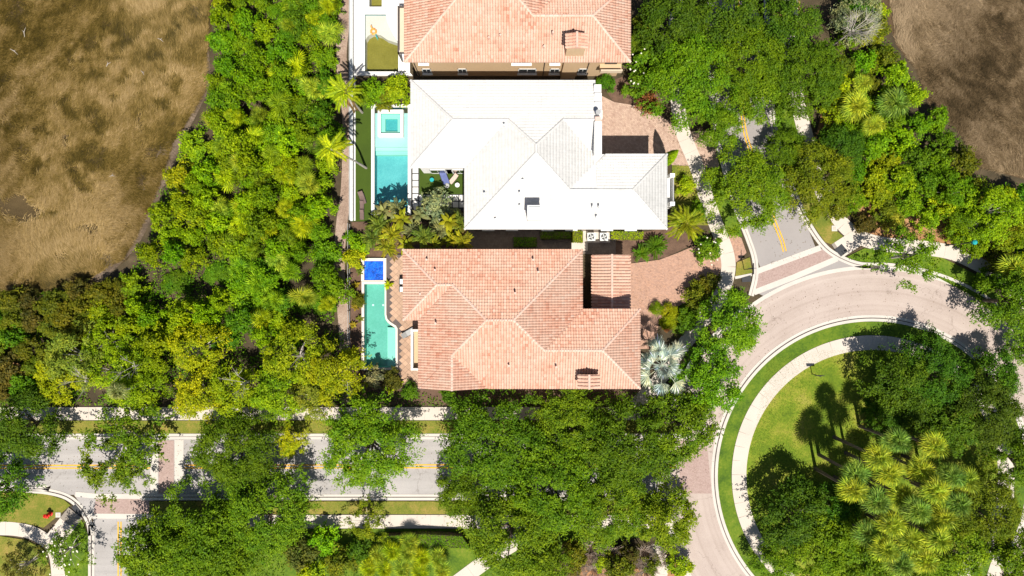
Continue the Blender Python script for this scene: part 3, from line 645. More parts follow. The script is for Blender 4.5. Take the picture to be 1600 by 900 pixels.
# --- top house
ZT = 6.3
HT = house('tan_wall_house', 'tan stucco house with salmon tile roof at the top edge beside the greenish pool', [(640, -157), (886, -157), (886, -19), (977, -19), (977, 89), (640, 89)], ZT, M['tan'])
roof(HT, ZT, [
 ('W', 632, [(632, 97), (763, -34), (632, -165)]), ('S', 97, [(632, 97), (763, -34), (832, 35), (832, 97)]), ('S', 97, [(832, 35), (923, 35), (985, 97), (832, 97)]),
 ('E', 985, [(985, 97), (923, 35), (985, -27)]), ('N', -27, [(832, 35), (923, 35), (985, -27), (894, -27)]), ('E', 894, [(763, -34), (832, 35), (894, -27), (894, -165)]), ('N', -165, [(632, -165), (763, -34), (894, -165)])],
 [((632, 97), (763, -34)), ((763, -34), (832, 35)), ((832, 35), (923, 35)), ((923, 35), (985, 97)), ((923, 35), (985, -27)), ((763, -34), (632, -165)), ((763, -34), (894, -165))], M['clay'], M['clay_cap'], M['pinkstone'])
x0, x1, y0, y1, c_ = chimney(HT, 884, 918, 52, 76, 0, 9.2, M['tan'], M['clay_cap'], M['clay'])
for px, py, z in ((764, 60, 7.5), (782, 56, 7.6), (864, 52, 8), (850, 74, 7.2)): vent(HT, px, py, z, M['clay_cap'])
wy = G(0, 89, ZT)[1]
for px, w in ((660, .9), (815, 1.9), (868, .9)): window(HT, (G(px, 0, 5.4)[0], wy-.02, 5.1), w, 1.3, 'S', M['white'])
for px, w in ((666, .9), (722, .9), (824, 1.9), (867, 1.0), (911, .9)): window(HT, (G(px, 0, 2.4)[0], wy-.02, 1.9), w, 1.3, 'S', M['lightgrey'])
MB().box(G(882, 0, 6)[0], G(906, 0, 6)[0], wy-.35, wy+.01, 0, 6.25).build('chimney_breast', M['tan'], HT)
for px in (850, 650, 918): MB().tube([(G(px, 0, 3)[0], wy-.08, .1), (G(px, 0, 3)[0], wy-.08, 6.1)], .05, 6).build('downpipe', M['brownmetal'], HT)
a = G(938, 0, 4.5)[0]; b = G(972, 0, 4.5)[0]
bo = MB().box(a, b, wy-.9, wy+.01, 3.9, 4.1).build('balcony', M['tan'], HT); MB().box(a, b, wy-.95, wy-.83, 4.1, 4.9).build('parapet', M['cream'], bo); MB().box(a+.5, b-.5, wy-.03, wy+.02, 4.12, 6.1).build('opening', M['dark'], bo)
# --- pool yards
M['tilebase'] = m_noise('blue_waterline_tile', [(.3, (.05, .16, .20)), (.7, (.12, .28, .33))], 3, 20)
def basin(o, pts, ztop, zfloor, wallm, floorm):
    P = W(pts); n = len(P); v = [(x, y, ztop) for x, y in P]+[(x, y, zfloor) for x, y in P]
    w = mobj('basin_wall', pymesh('basin_wall', v, [(i, n+i, n+(i+1) % n, (i+1) % n) for i in range(n)]), wallm, o)
    ring_in = MB()
    for i in range(n):
        a, b = np.array(P[i]), np.array(P[(i+1) % n]); c0 = np.mean(P, axis=0); a2 = a+(c0-a)*.006; b2 = b+(c0-b)*.006
        k = len(ring_in.v); ring_in.v += [(*a2, ztop-.01), (*b2, ztop-.01), (*b2, ztop-.30), (*a2, ztop-.30)]; ring_in.f.append((k, k+1, k+2, k+3))
    ring_in.build('waterline_tile', M['tilebase'], o)
    mobj('basin_floor', pymesh('basin_floor', [(x, y, zfloor) for x, y in P], [tuple(range(n))]), floorm, o)
def ring_poly(name, outer, inner, z0, z1, mat, o):
    A = W(outer); B = W(inner); return mobj(name, strip_mesh(name, A+[A[0]], B+[B[0]], z0, z1), mat, o)
def rect(x0, x1, y0, y1): return [(x0, y0), (x1, y0), (x1, y1), (x0, y1)]
def water(o, pts, z, mat='water'): return mobj('water', pymesh('water', [(*G(*p), z) for p in pts], [tuple(range(len(pts)))]), M[mat], o)
DZ = .30
# clay house pool
o = empty('swimming_pool', (*G(590, 500), 0), 'mint green lap pool with a bulging right side beside the clay roofed house', 'pool')
pin = [(570, 444)]+[(602, 444), (602, 492), (603.5, 499), (607, 504), (612, 508), (617, 511), (619, 514), (619, 574), (570, 574)]
pout = [(566, 440)]+[(604.5, 440), (604.5, 491), (606, 497.5), (609, 501.5), (614, 505), (619.5, 508.5), (622, 513), (622, 577.5), (566, 577.5)]
ring_poly('coping', pout, pin, 0, DZ+.05, M['coping'], o); basin(o, pin, DZ, -1.1, M['mint'], M['mint'])
for i, (a, z) in enumerate(((603.5, -.75), (608, -.5), (613, -.25))): poly('step', [(a, 512), (618.9, 512.5), (618.9, 573.8), (a, 573.8)], -1.09, z, M['mintstep'], o)
water(o, pin, DZ-.22)
for q in ((580, 477), (596, 477)): MB().tube([(*G(*q), -1.1), (*G(*q), -1.05)], .12, 10).build('floor_inlet', M['white'], o)
o = empty('spa_pool', (*G(585, 423), 0), 'square spa under a bright blue cover at the head of the mint pool', 'spa')
ring_poly('coping', rect(565.5, 604.5, 403.5, 439.6), rect(570, 600, 408, 438), 0, DZ+.06, M['coping'], o); basin(o, rect(570, 600, 408, 438), DZ, -.6, M['mint'], M['mint'])
poly('pool_cover', rect(570.3, 599.7, 408.3, 437.7), DZ-.12, DZ-.06, M['cover'], o)
for q in [k for k in S.objects if k.name.split('.')[0] in ('swimming_pool', 'spa_pool')]: absolute(q)
dk = struct(poly('pool_deck', [(604.6, 398), (664, 398), (664, 608), (622.1, 608), (622.1, 513), (619.6, 508.4), (614, 504.9), (609, 501.4), (606.1, 497), (604.6, 491)], -.1, DZ-.012, M['joint']))
def pavers(o, region, z, size=.52, rot=PI/4, gap=.02, mat=None):
    P = np.array(W(region)); x0, y0 = P.min(0); x1, y1 = P.max(0); cx, cy = (x0+x1)/2, (y0+y1)/2; Rr = math.hypot(x1-x0, y1-y0)/2; n = int(Rr/size)+1
    c, s = math.cos(rot), math.sin(rot); mb = MB()
    for i in range(-n, n):
        for j in range(-n, n):
            q = [((i+a)*size, (j+b)*size) for a, b in ((gap, gap), (1-gap, gap), (1-gap, 1-gap), (gap, 1-gap))]
            q = [(cx+c*u-s*v, cy+s*u+c*v) for u, v in q]; qa = np.array(q)
            if not in_poly(qa[:, 0], qa[:, 1], P).all():
                continue
            zz = z+random.uniform(-.003, .003); mb.prism(q, z-.03, zz)
    return stuff(mb.build('paver', mat or M['paver'], o))
pavers(dk, [(604.8, 398), (663, 398), (663, 608), (622.3, 608), (622.3, 513), (619.8, 508.2), (614.2, 504.7), (609.2, 501.2), (606.3, 497), (604.8, 491)], DZ, .5)
# white house pool
o = empty('swimming_pool', (*G(612, 260), 0), 'turquoise pool with raised white spa and pale shelf beside the white house', 'pool')
ring_poly('coping', rect(581, 643, 164, 336), rect(586, 638, 169, 331), 0, .35, M['deckwhite'], o); basin(o, rect(586, 638, 169, 331), .32, -1.2, M['aqua'], M['aqua'])
poly('pool_shelf', rect(586.1, 637.9, 169.1, 230), -1.19, -.02, M['shelf'], o); poly('step', rect(586.1, 637.9, 230.1, 235), -1.19, -.25, M['shelf'], o); poly('step', rect(586.1, 637.9, 235.1, 241), -1.19, -.5, M['mintstep'], o)
water(o, rect(586, 638, 169, 331), .16)
s_ = empty('spa_pool', (*G(612, 194), 0), 'square raised white spa with stepped turquoise inside, standing in the pool shelf', 'spa')
ring_poly('coping', rect(592, 631.5, 173.5, 215.5), rect(596.5, 627, 179.5, 210), -.02, .62, M['white'], s_); basin(s_, rect(596.5, 627, 179.5, 210), .55, -.01, M['shelf'], M['aqua'])
ring_poly('bench', rect(596.6, 626.9, 179.6, 209.9), rect(603, 622, 187, 206.5), 0, .3, M['mintstep'], s_); water(s_, rect(596.5, 627, 179.5, 210), .42)
struct(poly('turf_strip', [(550, 163), (580.8, 163), (580.8, 346), (550, 346)], -.1, .14, M['turf'])); struct(poly('turf_court', [(655, 262), (726, 262), (726, 330), (644, 330), (644, 262)], -.1, .11, M['turf']))
gp = struct(poly('paver_bed', [(643.2, 262), (655.5, 262), (655.5, 304), (726, 304), (726, 330), (643.2, 330)], -.1, .16, M['pad']))
pm = MB().box(-.31, .31, -.31, .31, 0, .06).mesh('paver'); pm.materials.append(M['deckwhite'])
for i in range(6): x, y = G(649.5, 266.5+i*10.4); mobj('paver', pm, None, gp, loc=(x, y, .15))
for i in range(7):
    for j in range(2): x, y = G(660+i*10.4, 309.5+j*10.4); mobj('paver', pm, None, gp, loc=(x, y, .15))
for i, (px, py, rz, lb) in enumerate(((567, 311, .25, 'brown wicker lounge chair set askew, northernmost of three on the turf strip'), (566, 323, PI/2, 'brown wicker lounge chair in the middle of three on the turf strip'), (566, 337, PI/2, 'brown wicker lounge chair nearest the dark shadow on the turf strip'))): lounge_chair('lounge_chair', px, py, .14, rz-PI/2 if i else .3, 'wicker', lb, .62 if i else .8, group='brown loungers on the turf strip')
lounge_chair('lounge_chair', 695, 279, .11, .35, 'blue', 'blue cushioned lounge chair in the shaded courtyard of the white house', 1.0)
lounge_chair('lounge_chair', 708, 281, .11, -.7, 'pinkstone', 'beige lounge chair beside the blue one in the courtyard', .7)
lounge_chair('lounge_chair', 640, 519, DZ, 2.1, 'grey', 'grey sun lounger on the tan deck beside the mint pool', .85)
def side_table(px, py, z, r, mat, label):
    x, y = G(px, py, z); o = empty('side_table', (x, y, z), label, 'table'); MB().tube([(0, 0, .42), (0, 0, .46)], r, 14).build('tabletop', M[mat], o); MB().tube([(0, 0, 0), (0, 0, .42)], [r*.6, r*.25], 10).build('base', M[mat], o)
side_table(699, 291, .11, .26, 'grey', 'round grey side table in front of the blue lounge chair'); side_table(715, 290, .11, .26, 'deckwhite', 'round white side table near the courtyard corner')
side_table(675.5, 282, .11, .24, 'teal', 'small round teal table on the courtyard turf')
for k, (px, py, lb) in enumerate(((628.5, 440, 'dark pot with a white cushion, upper of two under the clay roof eave'), (628.5, 452, 'dark pot with a white cushion, lower of two under the clay roof eave'))):
    x, y = G(px, py, .8); o = empty('patio_chair', (x, y, DZ), lb.replace('pot with a white cushion', 'patio chair with white cushion'), 'patio chair'); MB().obox((0, 0, .4), (.28, .28, .05)).build('cushion', M['white'], o); MB().obox((0, .3, .6), (.3, .04, .28)).obox((-.3, 0, .4), (.03, .3, .2)).obox((.3, 0, .4), (.03, .3, .2)).obox((0, 0, .2), (.27, .27, .14)).build('frame', M['dark'], o)
# top pool yard
struct(poly('white_deck', [(553, -160), (570, -160), (570, 119), (553, 119)], -.1, .26, M['deckwhite'])); struct(poly('white_deck', [(570.1, 113.2), (640, 113.2), (645, 119), (570.1, 119)], -.1, .262, M['deckwhite']))
struct(poly('white_deck', [(570.1, 16.3), (641, 16.3), (641, 113.1), (623.2, 113.1), (623.2, 68), (615, 56), (606, 36), (604, 23.6), (570.1, 23.6)], -.1, .264, M['deckwhite'])); struct(poly('white_deck', [(599.2, -160), (641, -160), (641, 16.2), (599.2, 16.2)], -.1, .258, M['deckwhite'])); struct(poly('white_deck', [(570.1, -160), (578.8, -160), (578.8, 16.2), (570.1, 16.2)], -.1, .254, M['deckwhite']))
o = empty('swimming_pool', (*G(597, 70), 0), 'murky olive green pool with grey swirled shelf at the tan house', 'pool')
tp = [(571, 24), (604, 24), (606, 36), (615, 56), (623, 68), (623, 113), (571, 113)]
basin(o, tp, .25, -1.0, M['greyshelf'], M['algae']); poly('pool_shelf', [(571.1, 24.1), (604, 24.1), (606, 36), (615, 56), (622.9, 68), (605, 62), (595, 55), (582, 52), (575, 56), (571.1, 62)], -.99, -.02, M['greyshelf'], o)
ring_poly('coping', [(569, 22), (606, 22), (608.5, 35), (617, 55), (625, 67), (625, 115.5), (569, 115.5)], tp, .2, .285, M['white'], o); water(o, tp, .1, 'water_green')
o = empty('spa_pool', (*G(589, 0), 0), 'rectangular spa of olive green water at the top edge on the white deck', 'spa')
ring_poly('coping', rect(572, 604, -30, 17.5), rect(579, 598.5, -24, 14.5), .2, .7, M['white'], o); basin(o, rect(579, 598.5, -24, 14.5), .6, -.6, M['greyshelf'], M['algae']); water(o, rect(579, 598.5, -24, 14.5), .45, 'water_green')
x, y = G(584, 50); o = empty('pool_float', (x, y, .14), 'orange and yellow inflatable float with teal tail at the pool shelf', 'pool float')
pts = [(.28*math.cos(t*PI/6), .28*math.sin(t*PI/6), 0) for t in range(13)]; MB().tube(pts, .12, 7).build('ring', M['orange'], o); MB().tube([(-.1, .2, .05), (-.25, .5, .2), (-.2, .6, .3)], [.1, .08, .05], 7).build('neck', M['orange'], o); MB().tube([(.2, -.2, 0), (.4, -.7, 0), (.5, -.95, 0)], [.05, .07, .02], 6).build('tail', M['teal'], o)
# pergola with bronze frame by the tan house
a, y1 = G(621, 9, 3.2); b, y0 = G(634, 83, 3.2)
o = empty('pergola', (a, y0, 0), 'white canopy with bronze frame along the west wall of the tan house', 'pergola')
MB().box(a, a+.16, y0, y1, 2.95, 3.15).box(a, b, y0, y0+.12, 2.95, 3.15).box(a, b, y1-.12, y1, 2.95, 3.15).build('frame', M['brownmetal'], o); MB().box(a+.22, b, y0+.18, y1-.18, 3.0, 3.06).build('canopy', M['cream'], o)
for yy in (y0+.1, y1-.1): MB().box(a, a+.14, yy-.07, yy+.07, 0, 2.95).build('post', M['brownmetal'], o)
# boundary wall and fence
o = empty('garden_wall', (*G(551, 100), 0), 'thin pale retaining wall between the dirt path and the pool yards', 'wall')
MB().box(*[G(p, 0)[0] for p in (548.2, 550.6)], G(0, 345)[1], G(0, -160)[1], 0, .95).build('wall_core', M['grey'], o)
MB().box(*[G(p, 0, 1)[0] for p in (550.6, 553)], G(0, 345)[1], G(0, -160)[1], 0, .30).build('footing', M['white'], o)
n = 56
absolute(o)
capm = MB().box(-.14, .14, -.47, .47, 0, .06).mesh('cap_stone'); capm.materials.append(M['lightgrey'])
for i in range(38): mobj('cap_stone', capm, None, o, loc=(G(549.3, 0, 1)[0], G(0, 340)[1]+i*.95, .95)).matrix_parent_inverse = Matrix.Translation(o.location).inverted()
o = empty('metal_fence', (*G(549, 480), 0), 'thin dark metal fence with posts beside the mint pool garden', 'fence')
postm = MB().box(-.03, .03, -.03, .03, 0, 1.3).mesh('post'); postm.materials.append(M['dark'])
ya, yb = G(0, 620)[1], G(0, 350)[1]
for i in range(11): mobj('post', postm, None, o, loc=(G(547.5, 0)[0], ya+(yb-ya)*i/10, 0))
for z in (.3, 1.22): MB().box(G(547.5, 0)[0]-.02, G(547.5, 0)[0]+.02, ya, yb, z, z+.05).build('rail', M['grey'], o)
absolute(o)
for q in [k for k in S.objects if k.type == 'EMPTY' and k.name.split('.')[0] in ('swimming_pool', 'spa_pool', 'pergola')]: absolute(q)
# alley paving, driveways
struct(poly('alley_paving', [(728, 351), (962, 351), (962, 397), (728, 397)], -.1, .06, M['alley'])); struct(poly('concrete_pad', [(893, 372), (893, 392), (918, 392), (918, 361), (911, 361), (911, 380)], -.1, .10, M['concrete']))
struct(poly('concrete_pad', [(918, 363), (953, 363), (953, 379), (918, 379)], -.1, .09, M['concrete']))
struct(poly('driveway', [(940, 150), (960, 160), (1000, 166), (1058, 196), (1066, 212), (1072, 236), (1082, 258), (1052, 262), (1046, 252), (1020, 262), (935, 262)], -.1, .08, M['drive_white']))
struct(poly('driveway', [(984, 412), (1030, 406), (1062, 394), (1085, 384), (1118, 388), (1124, 398), (1128, 412), (1118, 446), (1104, 456), (1064, 476), (1048, 486), (1030, 500), (1022, 545), (984, 545)], -.1, .085, M['drive_red']))
struct(poly('driveway', [(1138, 362), (1158, 372), (1166, 395), (1150, 410), (1144, 400)], -.1, .09, M['drive_red'])); struct(poly('driveway', [(1074, 205), (1112, 205), (1124, 262), (1100, 262)], -.1, .088, M['drive_white']))
struct(poly('mulch_bed', [(955, 372), (1060, 352), (1086, 380), (1040, 402), (984, 411), (955, 395)], -.1, .05, M['mulch'])); struct(poly('mulch_bed', [(548, 392), (565, 392), (565, 606), (548, 606)], -.1, .05, M['mulch'])); struct(poly('mulch_bed', [(550, 347), (728, 347), (728, 396), (604, 397), (604, 402), (550, 402)], -.1, .045, M['mulch']))
struct(poly('mulch_bed', [(940, 132), (1000, 110), (1040, 165), (1000, 166), (960, 162)], -.1, .04, M['mulch']))
struct(poly('mulch_bed', [(622, 608.3), (1000, 608.3), (1000, 632), (560, 632), (560, 580), (622, 580)], -.1, .03, M['mulch']))
# street furniture
def hydrant(px, py, label):
    x, y = G(px, py); o = empty('fire_hydrant', (x, y, .0), label, 'fire hydrant')
    MB().tube([(0, 0, 0), (0, 0, .12), (0, 0, .13), (0, 0, .62), (0, 0, .78), (0, 0, .86)], [.2, .2, .14, .14, .15, .05], 12).build('body', M['red'], o)
    MB().tube([(-.27, 0, .5), (.27, 0, .5)], .09, 10).tube([(0, -.25, .45), (0, 0, .45)], .1, 10).build('nozzle', M['red'], o); MB().tube([(0, 0, .84), (0, 0, .94)], .04, 6).build('cap_nut', M['red'], o); o.scale = (1.35,)*3
hydrant(80, 802, 'red fire hydrant on the dry lawn of the bottom left street corner'); hydrant(1354, 346, 'red fire hydrant in the bushes beside the eastern sidewalk')
def street_sign(px, py, h, w, rz, label, double=False):
    x, y = G(px, py); o = empty('street_sign', (x, y, .1), label, 'sign'); o.rotation_euler = (0, 0, rz)
    MB().tube([(0, 0, 0), (0, 0, h)], .045, 8).build('post', M['dark'], o); MB().obox((0, .06, h-.32), (w/2, .02, .3)).build('sign_board', M['dark'], o)
    if double: MB().obox((0, 0, h+.1), (.03, .6, .1)).build('street_blade', M['dark'], o)
street_sign(1268, 584, 2.2, .9, 0, 'dark square sign on a thin post on the round island lawn'); street_sign(1162, 421, 2.9, .75, 0, 'dark sign post with a crossed street blade beside the north road kerb', True)
x, y = G(1478, 383); o = empty('street_lamp', (x, y, 0), 'dark street lamp with a teal glass head beside the eastern sidewalk', 'street lamp')
MB().tube([(0, 0, 0), (0, 0, .5), (0, 0, .55), (0, 0, 4.3)], [.14, .12, .07, .05], 8).build('post', M['dark'], o); MB().tube([(0, 0, 4.3), (0, 0, 4.45), (0, 0, 4.8), (0, 0, 4.95)], [.08, .2, .26, .1], 10).build('lamp_head', M['teal'], o)
# ------------------------------------------------------------------ vegetation
rng = np.random.default_rng(11)
def nrmz(a): return a/np.maximum(np.linalg.norm(a, axis=1, keepdims=True), 1e-6)
def leaf_arrays(C, Nn, L, Wd, rng, D=None, fold=0.0):
    n = len(C); Nn = nrmz(Nn)
    T = rng.normal(size=(n, 3)) if D is None else D+rng.normal(size=(n, 3))*.35
    T = nrmz(T-Nn*(T*Nn).sum(1, keepdims=True)); B = np.cross(Nn, T)
    l = (L*rng.uniform(.65, 1.25, (n, 1)))/2; w = (Wd*rng.uniform(.7, 1.25, (n, 1)))/2
    V = np.stack([C-T*l, C+B*w+T*l*.1, C+T*l, C-B*w+T*l*.1], 1).reshape(-1, 3)
    return V, np.arange(4*n).reshape(-1, 4)
def crown_mesh(name, R, H, zlow, ncl, per, rc, L, Wd, seed, edge=.14, sprigs=40, shell=(.55, 1.1), low=.22, upn=.75, gaps=0):
    r = np.random.default_rng(seed); ph = r.uniform(0, 2*PI, 6)
    Rt = lambda a: R*(1+edge*.6*np.sin(3*a+ph[0])+edge*.5*np.sin(5*a+ph[1])+edge*.4*np.sin(8*a+ph[2])-edge*.5)
    n = int(ncl*1.5); a = r.uniform(0, 2*PI, n); q = np.sqrt(r.uniform(0, 1, n)); rad = q*(Rt(a)-rc*.8)
    z = zlow+H*np.power(np.clip(1-q**2, 0, 1), .55)*r.uniform(.66, 1.10, n)
    if gaps:
        gx = r.uniform(-R*.8, R*.8, (gaps, 2)); keep = np.ones(n, bool)
        for g in gx: keep &= np.hypot(rad*np.cos(a)-g[0], rad*np.sin(a)-g[1]) > rc*1.15
        a, q, rad, z = a[keep], q[keep], rad[keep], z[keep]
    a, q, rad, z = a[:ncl], q[:ncl], rad[:ncl], z[:ncl]; nl = int(len(a)*low); z[:nl] -= H*r.uniform(.15, .5, nl); z = np.maximum(z, zlow*.8)
    C = np.stack([rad*np.cos(a), rad*np.sin(a), z], 1); rcs = rc*r.uniform(.6, 1.25, len(C))
    idx = np.repeat(np.arange(len(C)), per); d = nrmz(r.normal(size=(len(idx), 3))); d[:, 2] = np.where(r.random(len(idx)) < .8, np.abs(d[:, 2]), d[:, 2])
    lump = 1+.25*np.sin(d[:, 0]*5+idx)+.2*np.sin(d[:, 1]*6+idx*1.7)
    P = C[idx]+d*(rcs[idx]*r.uniform(shell[0], shell[1], len(idx))*lump)[:, None]*np.array((1, 1, .62)); Nn = d*.55+np.array((0, 0, upn))+r.normal(size=d.shape)*.42
    D = d*np.array((1, 1, .3))
    V, F = leaf_arrays(P, Nn, L, Wd, r, D)
    if sprigs:
        a2 = r.uniform(0, 2*PI, sprigs); m = 16; t = np.linspace(.0, 1, m); Ls = r.uniform(.5, 1.3, sprigs)*R/5*1.1; rr0 = Rt(a2)-rc*.9
        rr = rr0[:, None]+Ls[:, None]*t; zz = zlow+H*.18*r.random((sprigs, 1))+t*.0-.15*t; aa = a2[:, None]+r.normal(0, .015, (sprigs, m))
        P2 = np.stack([rr*np.cos(aa), rr*np.sin(aa), zz], 2).reshape(-1, 3)+r.normal(0, .09, (sprigs*m, 3))
        V2, F2 = leaf_arrays(P2, np.array((0, 0, 1))+r.normal(size=P2.shape)*.5, L, Wd, r); F = np.vstack([F, F2+len(V)]); V = np.vstack([V, V2])
    me = npmesh(name, V, F); me.materials.append(M['leaf']); return me, C
def trunk_mesh(name, C, zlow, H, R, seed, r0=.22, nl=7, mat='trunk', side=.55):
    r = random.Random(seed); m = MB(); m.tube([(0, 0, -.1), (.05, .03, zlow*.5), (.0, .05, zlow), (.1, 0, zlow+H*.7)], [r0*1.25, r0, r0*.85, r0*.25], 8)
    pts = list(C); r.shuffle(pts)
    for p in pts[:nl]: m.tube([(0, 0, zlow*r.uniform(.55, .95)), (p[0]*.45, p[1]*.45, zlow+(p[2]-zlow)*.45), (p[0]*.85, p[1]*.85, p[2]-.1)], [r0*.55, r0*.32, r0*.08], 5)
    me = m.mesh(name); me.materials.append(M[mat]); return me
PRO = {}
for i in range(5):
    c, C = crown_mesh('crown', 4.2, 3.3, 3.2, 105, 105, .75, .27, .125, 20+i, gaps=4); PRO['oak', i] = (c, trunk_mesh('trunk', C, 3.2, 3.3, 4.2, i), 4.2, 5.2)
for i in range(4):
    c, C = crown_mesh('crown', 6.2, 3.8, 3.9, 200, 105, .80, .28, .13, 40+i, sprigs=60, gaps=9); PRO['bigoak', i] = (c, trunk_mesh('trunk', C, 3.9, 3.8, 6.2, i, .3, 10), 6.2, 6.2)
for i in range(4):
    c, C = crown_mesh('foliage', 1.6, 1.5, .9, 34, 70, .42, .21, .12, 60+i, sprigs=10, edge=.22); PRO['shrub', i] = (c, trunk_mesh('stem', C, .8, 1.2, 1.6, i, .05, 8), 1.6, 1.8)
for i in range(4):
    c, C = crown_mesh('crown', 3.2, 2.6, 2.4, 85, 80, .50, .22, .09, 80+i, sprigs=24, edge=.2, shell=(.75, 1.0), gaps=5); PRO['puff', i] = (c, trunk_mesh('trunk', C, 2.4, 2.6, 3.2, i, .14, 14, 'greywood'), 3.2, 4.2)
for i in range(2):
    c, C = crown_mesh('crown', 3.6, 2.2, 3.2, 42, 60, .55, .27, .13, 90+i, sprigs=40, edge=.3, gaps=8); PRO['sparse', i] = (c, trunk_mesh('trunk', C, 3.2, 2.0, 3.6, i, .12, 16, 'greywood'), 3.6, 4.6)
for i in range(3):
    c, C = crown_mesh('foliage', 1.0, .9, .3, 40, 90, .26, .10, .055, 100+i, sprigs=0, edge=.05, shell=(.9, 1.0), upn=.5); PRO['ball', i] = (c, trunk_mesh('stem', C, .3, .8, 1.0, i, .05, 5), 1.0, .9)
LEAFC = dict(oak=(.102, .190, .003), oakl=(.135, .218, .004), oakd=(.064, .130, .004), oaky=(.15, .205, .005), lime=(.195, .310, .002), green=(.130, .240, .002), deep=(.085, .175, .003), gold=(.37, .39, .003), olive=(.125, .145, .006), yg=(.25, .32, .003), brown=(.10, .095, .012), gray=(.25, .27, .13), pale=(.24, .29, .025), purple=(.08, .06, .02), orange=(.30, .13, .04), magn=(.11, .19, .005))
cnt = {}
def plant(kind, px, py, rpx, col, label, cat='tree', name=None, group=None, h=None, vis=True, zs=1.0):
    var = [k for k in PRO if k[0] == kind]; cnt[kind] = cnt.get(kind, -1)+1; cm, tm, R0, hm = PRO[var[(cnt[kind]*7+int(px)) % len(var)]]
    s = rpx/PPM/R0
    for _ in range(3): hh = hm*s*zs if h is None else h; s = rpx/PPM*(1-hh/H_CAM)/R0
    x, y = G(px, py, hh); nm = name or {'oak': 'oak_tree', 'bigoak': 'oak_tree', 'shrub': 'shrub', 'puff': 'pine_tree', 'sparse': 'young_tree', 'ball': 'clipped_bush'}[kind]
    o = empty(nm, (x, y, 0), label, cat, group); o.rotation_euler = (0, 0, random.uniform(0, 2*PI)); o.scale = (s, s, s*zs)
    c = mobj(cm.name.split('.')[0], cm, None, o); base = LEAFC[col] if isinstance(col, str) else col
    j = random.uniform(.88, 1.12); c.color = (base[0]*j*random.uniform(.9, 1.12), base[1]*j, base[2], 1); mobj(tm.name.split('.')[0], tm, None, o); return o
# street and garden oaks, each placed by its crown
OAKS = [
 (1085, 118, 82, 'oak', 'broad dark green oak over the white house driveway entrance'), (1052, 36, 60, 'oakd', 'dark oak at the top beside the tan house drive'), (1140, 20, 62, 'oakd', 'oak at the top edge over the hidden north road'),
 (1172, 92, 72, 'oak', 'round oak over the north road just below the top edge'), (1232, 40, 62, 'oakd', 'dark oak right of the road at the top edge'), (1262, 118, 72, 'oak', 'oak crown between the road and the pale bare tree'),
 (1192, 150, 48, 'oakl', 'smaller oak whose fringe hangs over the upper end of the yellow lines'), (1172, 296, 74, 'oakl', 'oak hanging over the north road above the clear asphalt'), (1128, 196, 40, 'oakl', 'small oak fringe beside the upper sidewalk'),
 (1284, 280, 68, 'oaky', 'yellowish oak between the north road and the eastern sidewalk'), (1232, 232, 38, 'oak', 'small oak over the right kerb of the north road'), (1318, 232, 44, 'oakd', 'blue green oak beside the leaf littered path'),
 (1146, 506, 58, 'oakl', 'oak between the silver palm and the ring road'), (1110, 596, 62, 'oak', 'oak beside the island kerb left of the round lawn'), (1066, 668, 66, 'oak', 'oak spreading over the west arm of the ring road'),
 (572, 698, 82, 'oakl', 'lone round oak covering the main road left of the clear stretch'), (770, 690, 92, 'oak', 'broad oak right of the clear stretch of main road'), (890, 668, 72, 'oakl', 'oak against the south eave near the small chimney'),
 (985, 700, 86, 'oak', 'broad oak south of the silver palm over the main road'), (860, 762, 92, 'oak', 'large oak over the lower kerb in the middle of the row'), (800, 835, 86, 'oakl', 'oak above the lower garden walk at the bottom edge'),
 (950, 796, 72, 'oakl', 'oak above the bare branched thicket at the bottom'), (1042, 812, 58, 'oakl', 'oak left of the shaded ring road at the bottom'), (720, 770, 46, 'oak', 'small oak fringe over the end of the lower lawn strip'),
 (366, 708, 74, 'oak', 'oak over the main road right of the pink brick crossing'), (306, 842, 88, 'oak', 'large oak over the corner of the side road'), (408, 806, 80, 'oakl', 'oak ending at the lower lawn strip'), (232, 868, 66, 'oakl', 'oak beside the yellow line of the side road'),
 (330, 880, 76, 'oak', 'dark oak along the bottom edge left of the brownish shrub'), (34, 668, 60, 'oakd', 'dark oak at the left edge over the road'), (-14, 762, 58, 'oak', 'oak cut by the left edge below the road'),
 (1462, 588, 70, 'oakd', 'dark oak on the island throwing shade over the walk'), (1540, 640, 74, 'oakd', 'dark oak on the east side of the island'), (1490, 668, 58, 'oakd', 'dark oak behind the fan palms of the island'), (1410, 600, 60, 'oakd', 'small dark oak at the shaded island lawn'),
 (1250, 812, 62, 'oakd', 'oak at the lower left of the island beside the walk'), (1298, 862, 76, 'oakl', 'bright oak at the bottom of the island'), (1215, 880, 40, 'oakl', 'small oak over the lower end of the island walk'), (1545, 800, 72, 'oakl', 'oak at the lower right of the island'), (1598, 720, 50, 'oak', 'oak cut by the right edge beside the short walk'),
 (1432, 632, 50, 'oakd', 'dark oak between the island lawn and the fan palms'), (1352, 884, 62, 'oak', 'oak below the fan palms at the bottom edge'), (1500, 872, 58, 'oakl', 'bright oak at the bottom edge right of the fan palms'), (1420, 905, 50, 'oakl', 'oak cut by the bottom edge under the fan palms'), (1560, 590, 48, 'oakd', 'dark oak fringe against the inner kerb at the east'), (1385, 652, 36, 'oakd', 'small dark oak added for shade at the island lawn edge'), (1308, 800, 44, 'oakd', 'dark oak left of the fan palms'),  # small dark oak at the lawn edge is added to fill the shade
 (852, 886, 46, 'oakl', 'oak left of the bare thicket at the bottom edge'),
 (1590, 880, 60, 'oakl', 'oak at the bottom right corner'), (1588, 470, 60, 'oak', 'oak at the right edge over the outer ring road'), (1612, 548, 34, 'oakl', 'small oak at the right edge throwing thin shade on the road'),
]
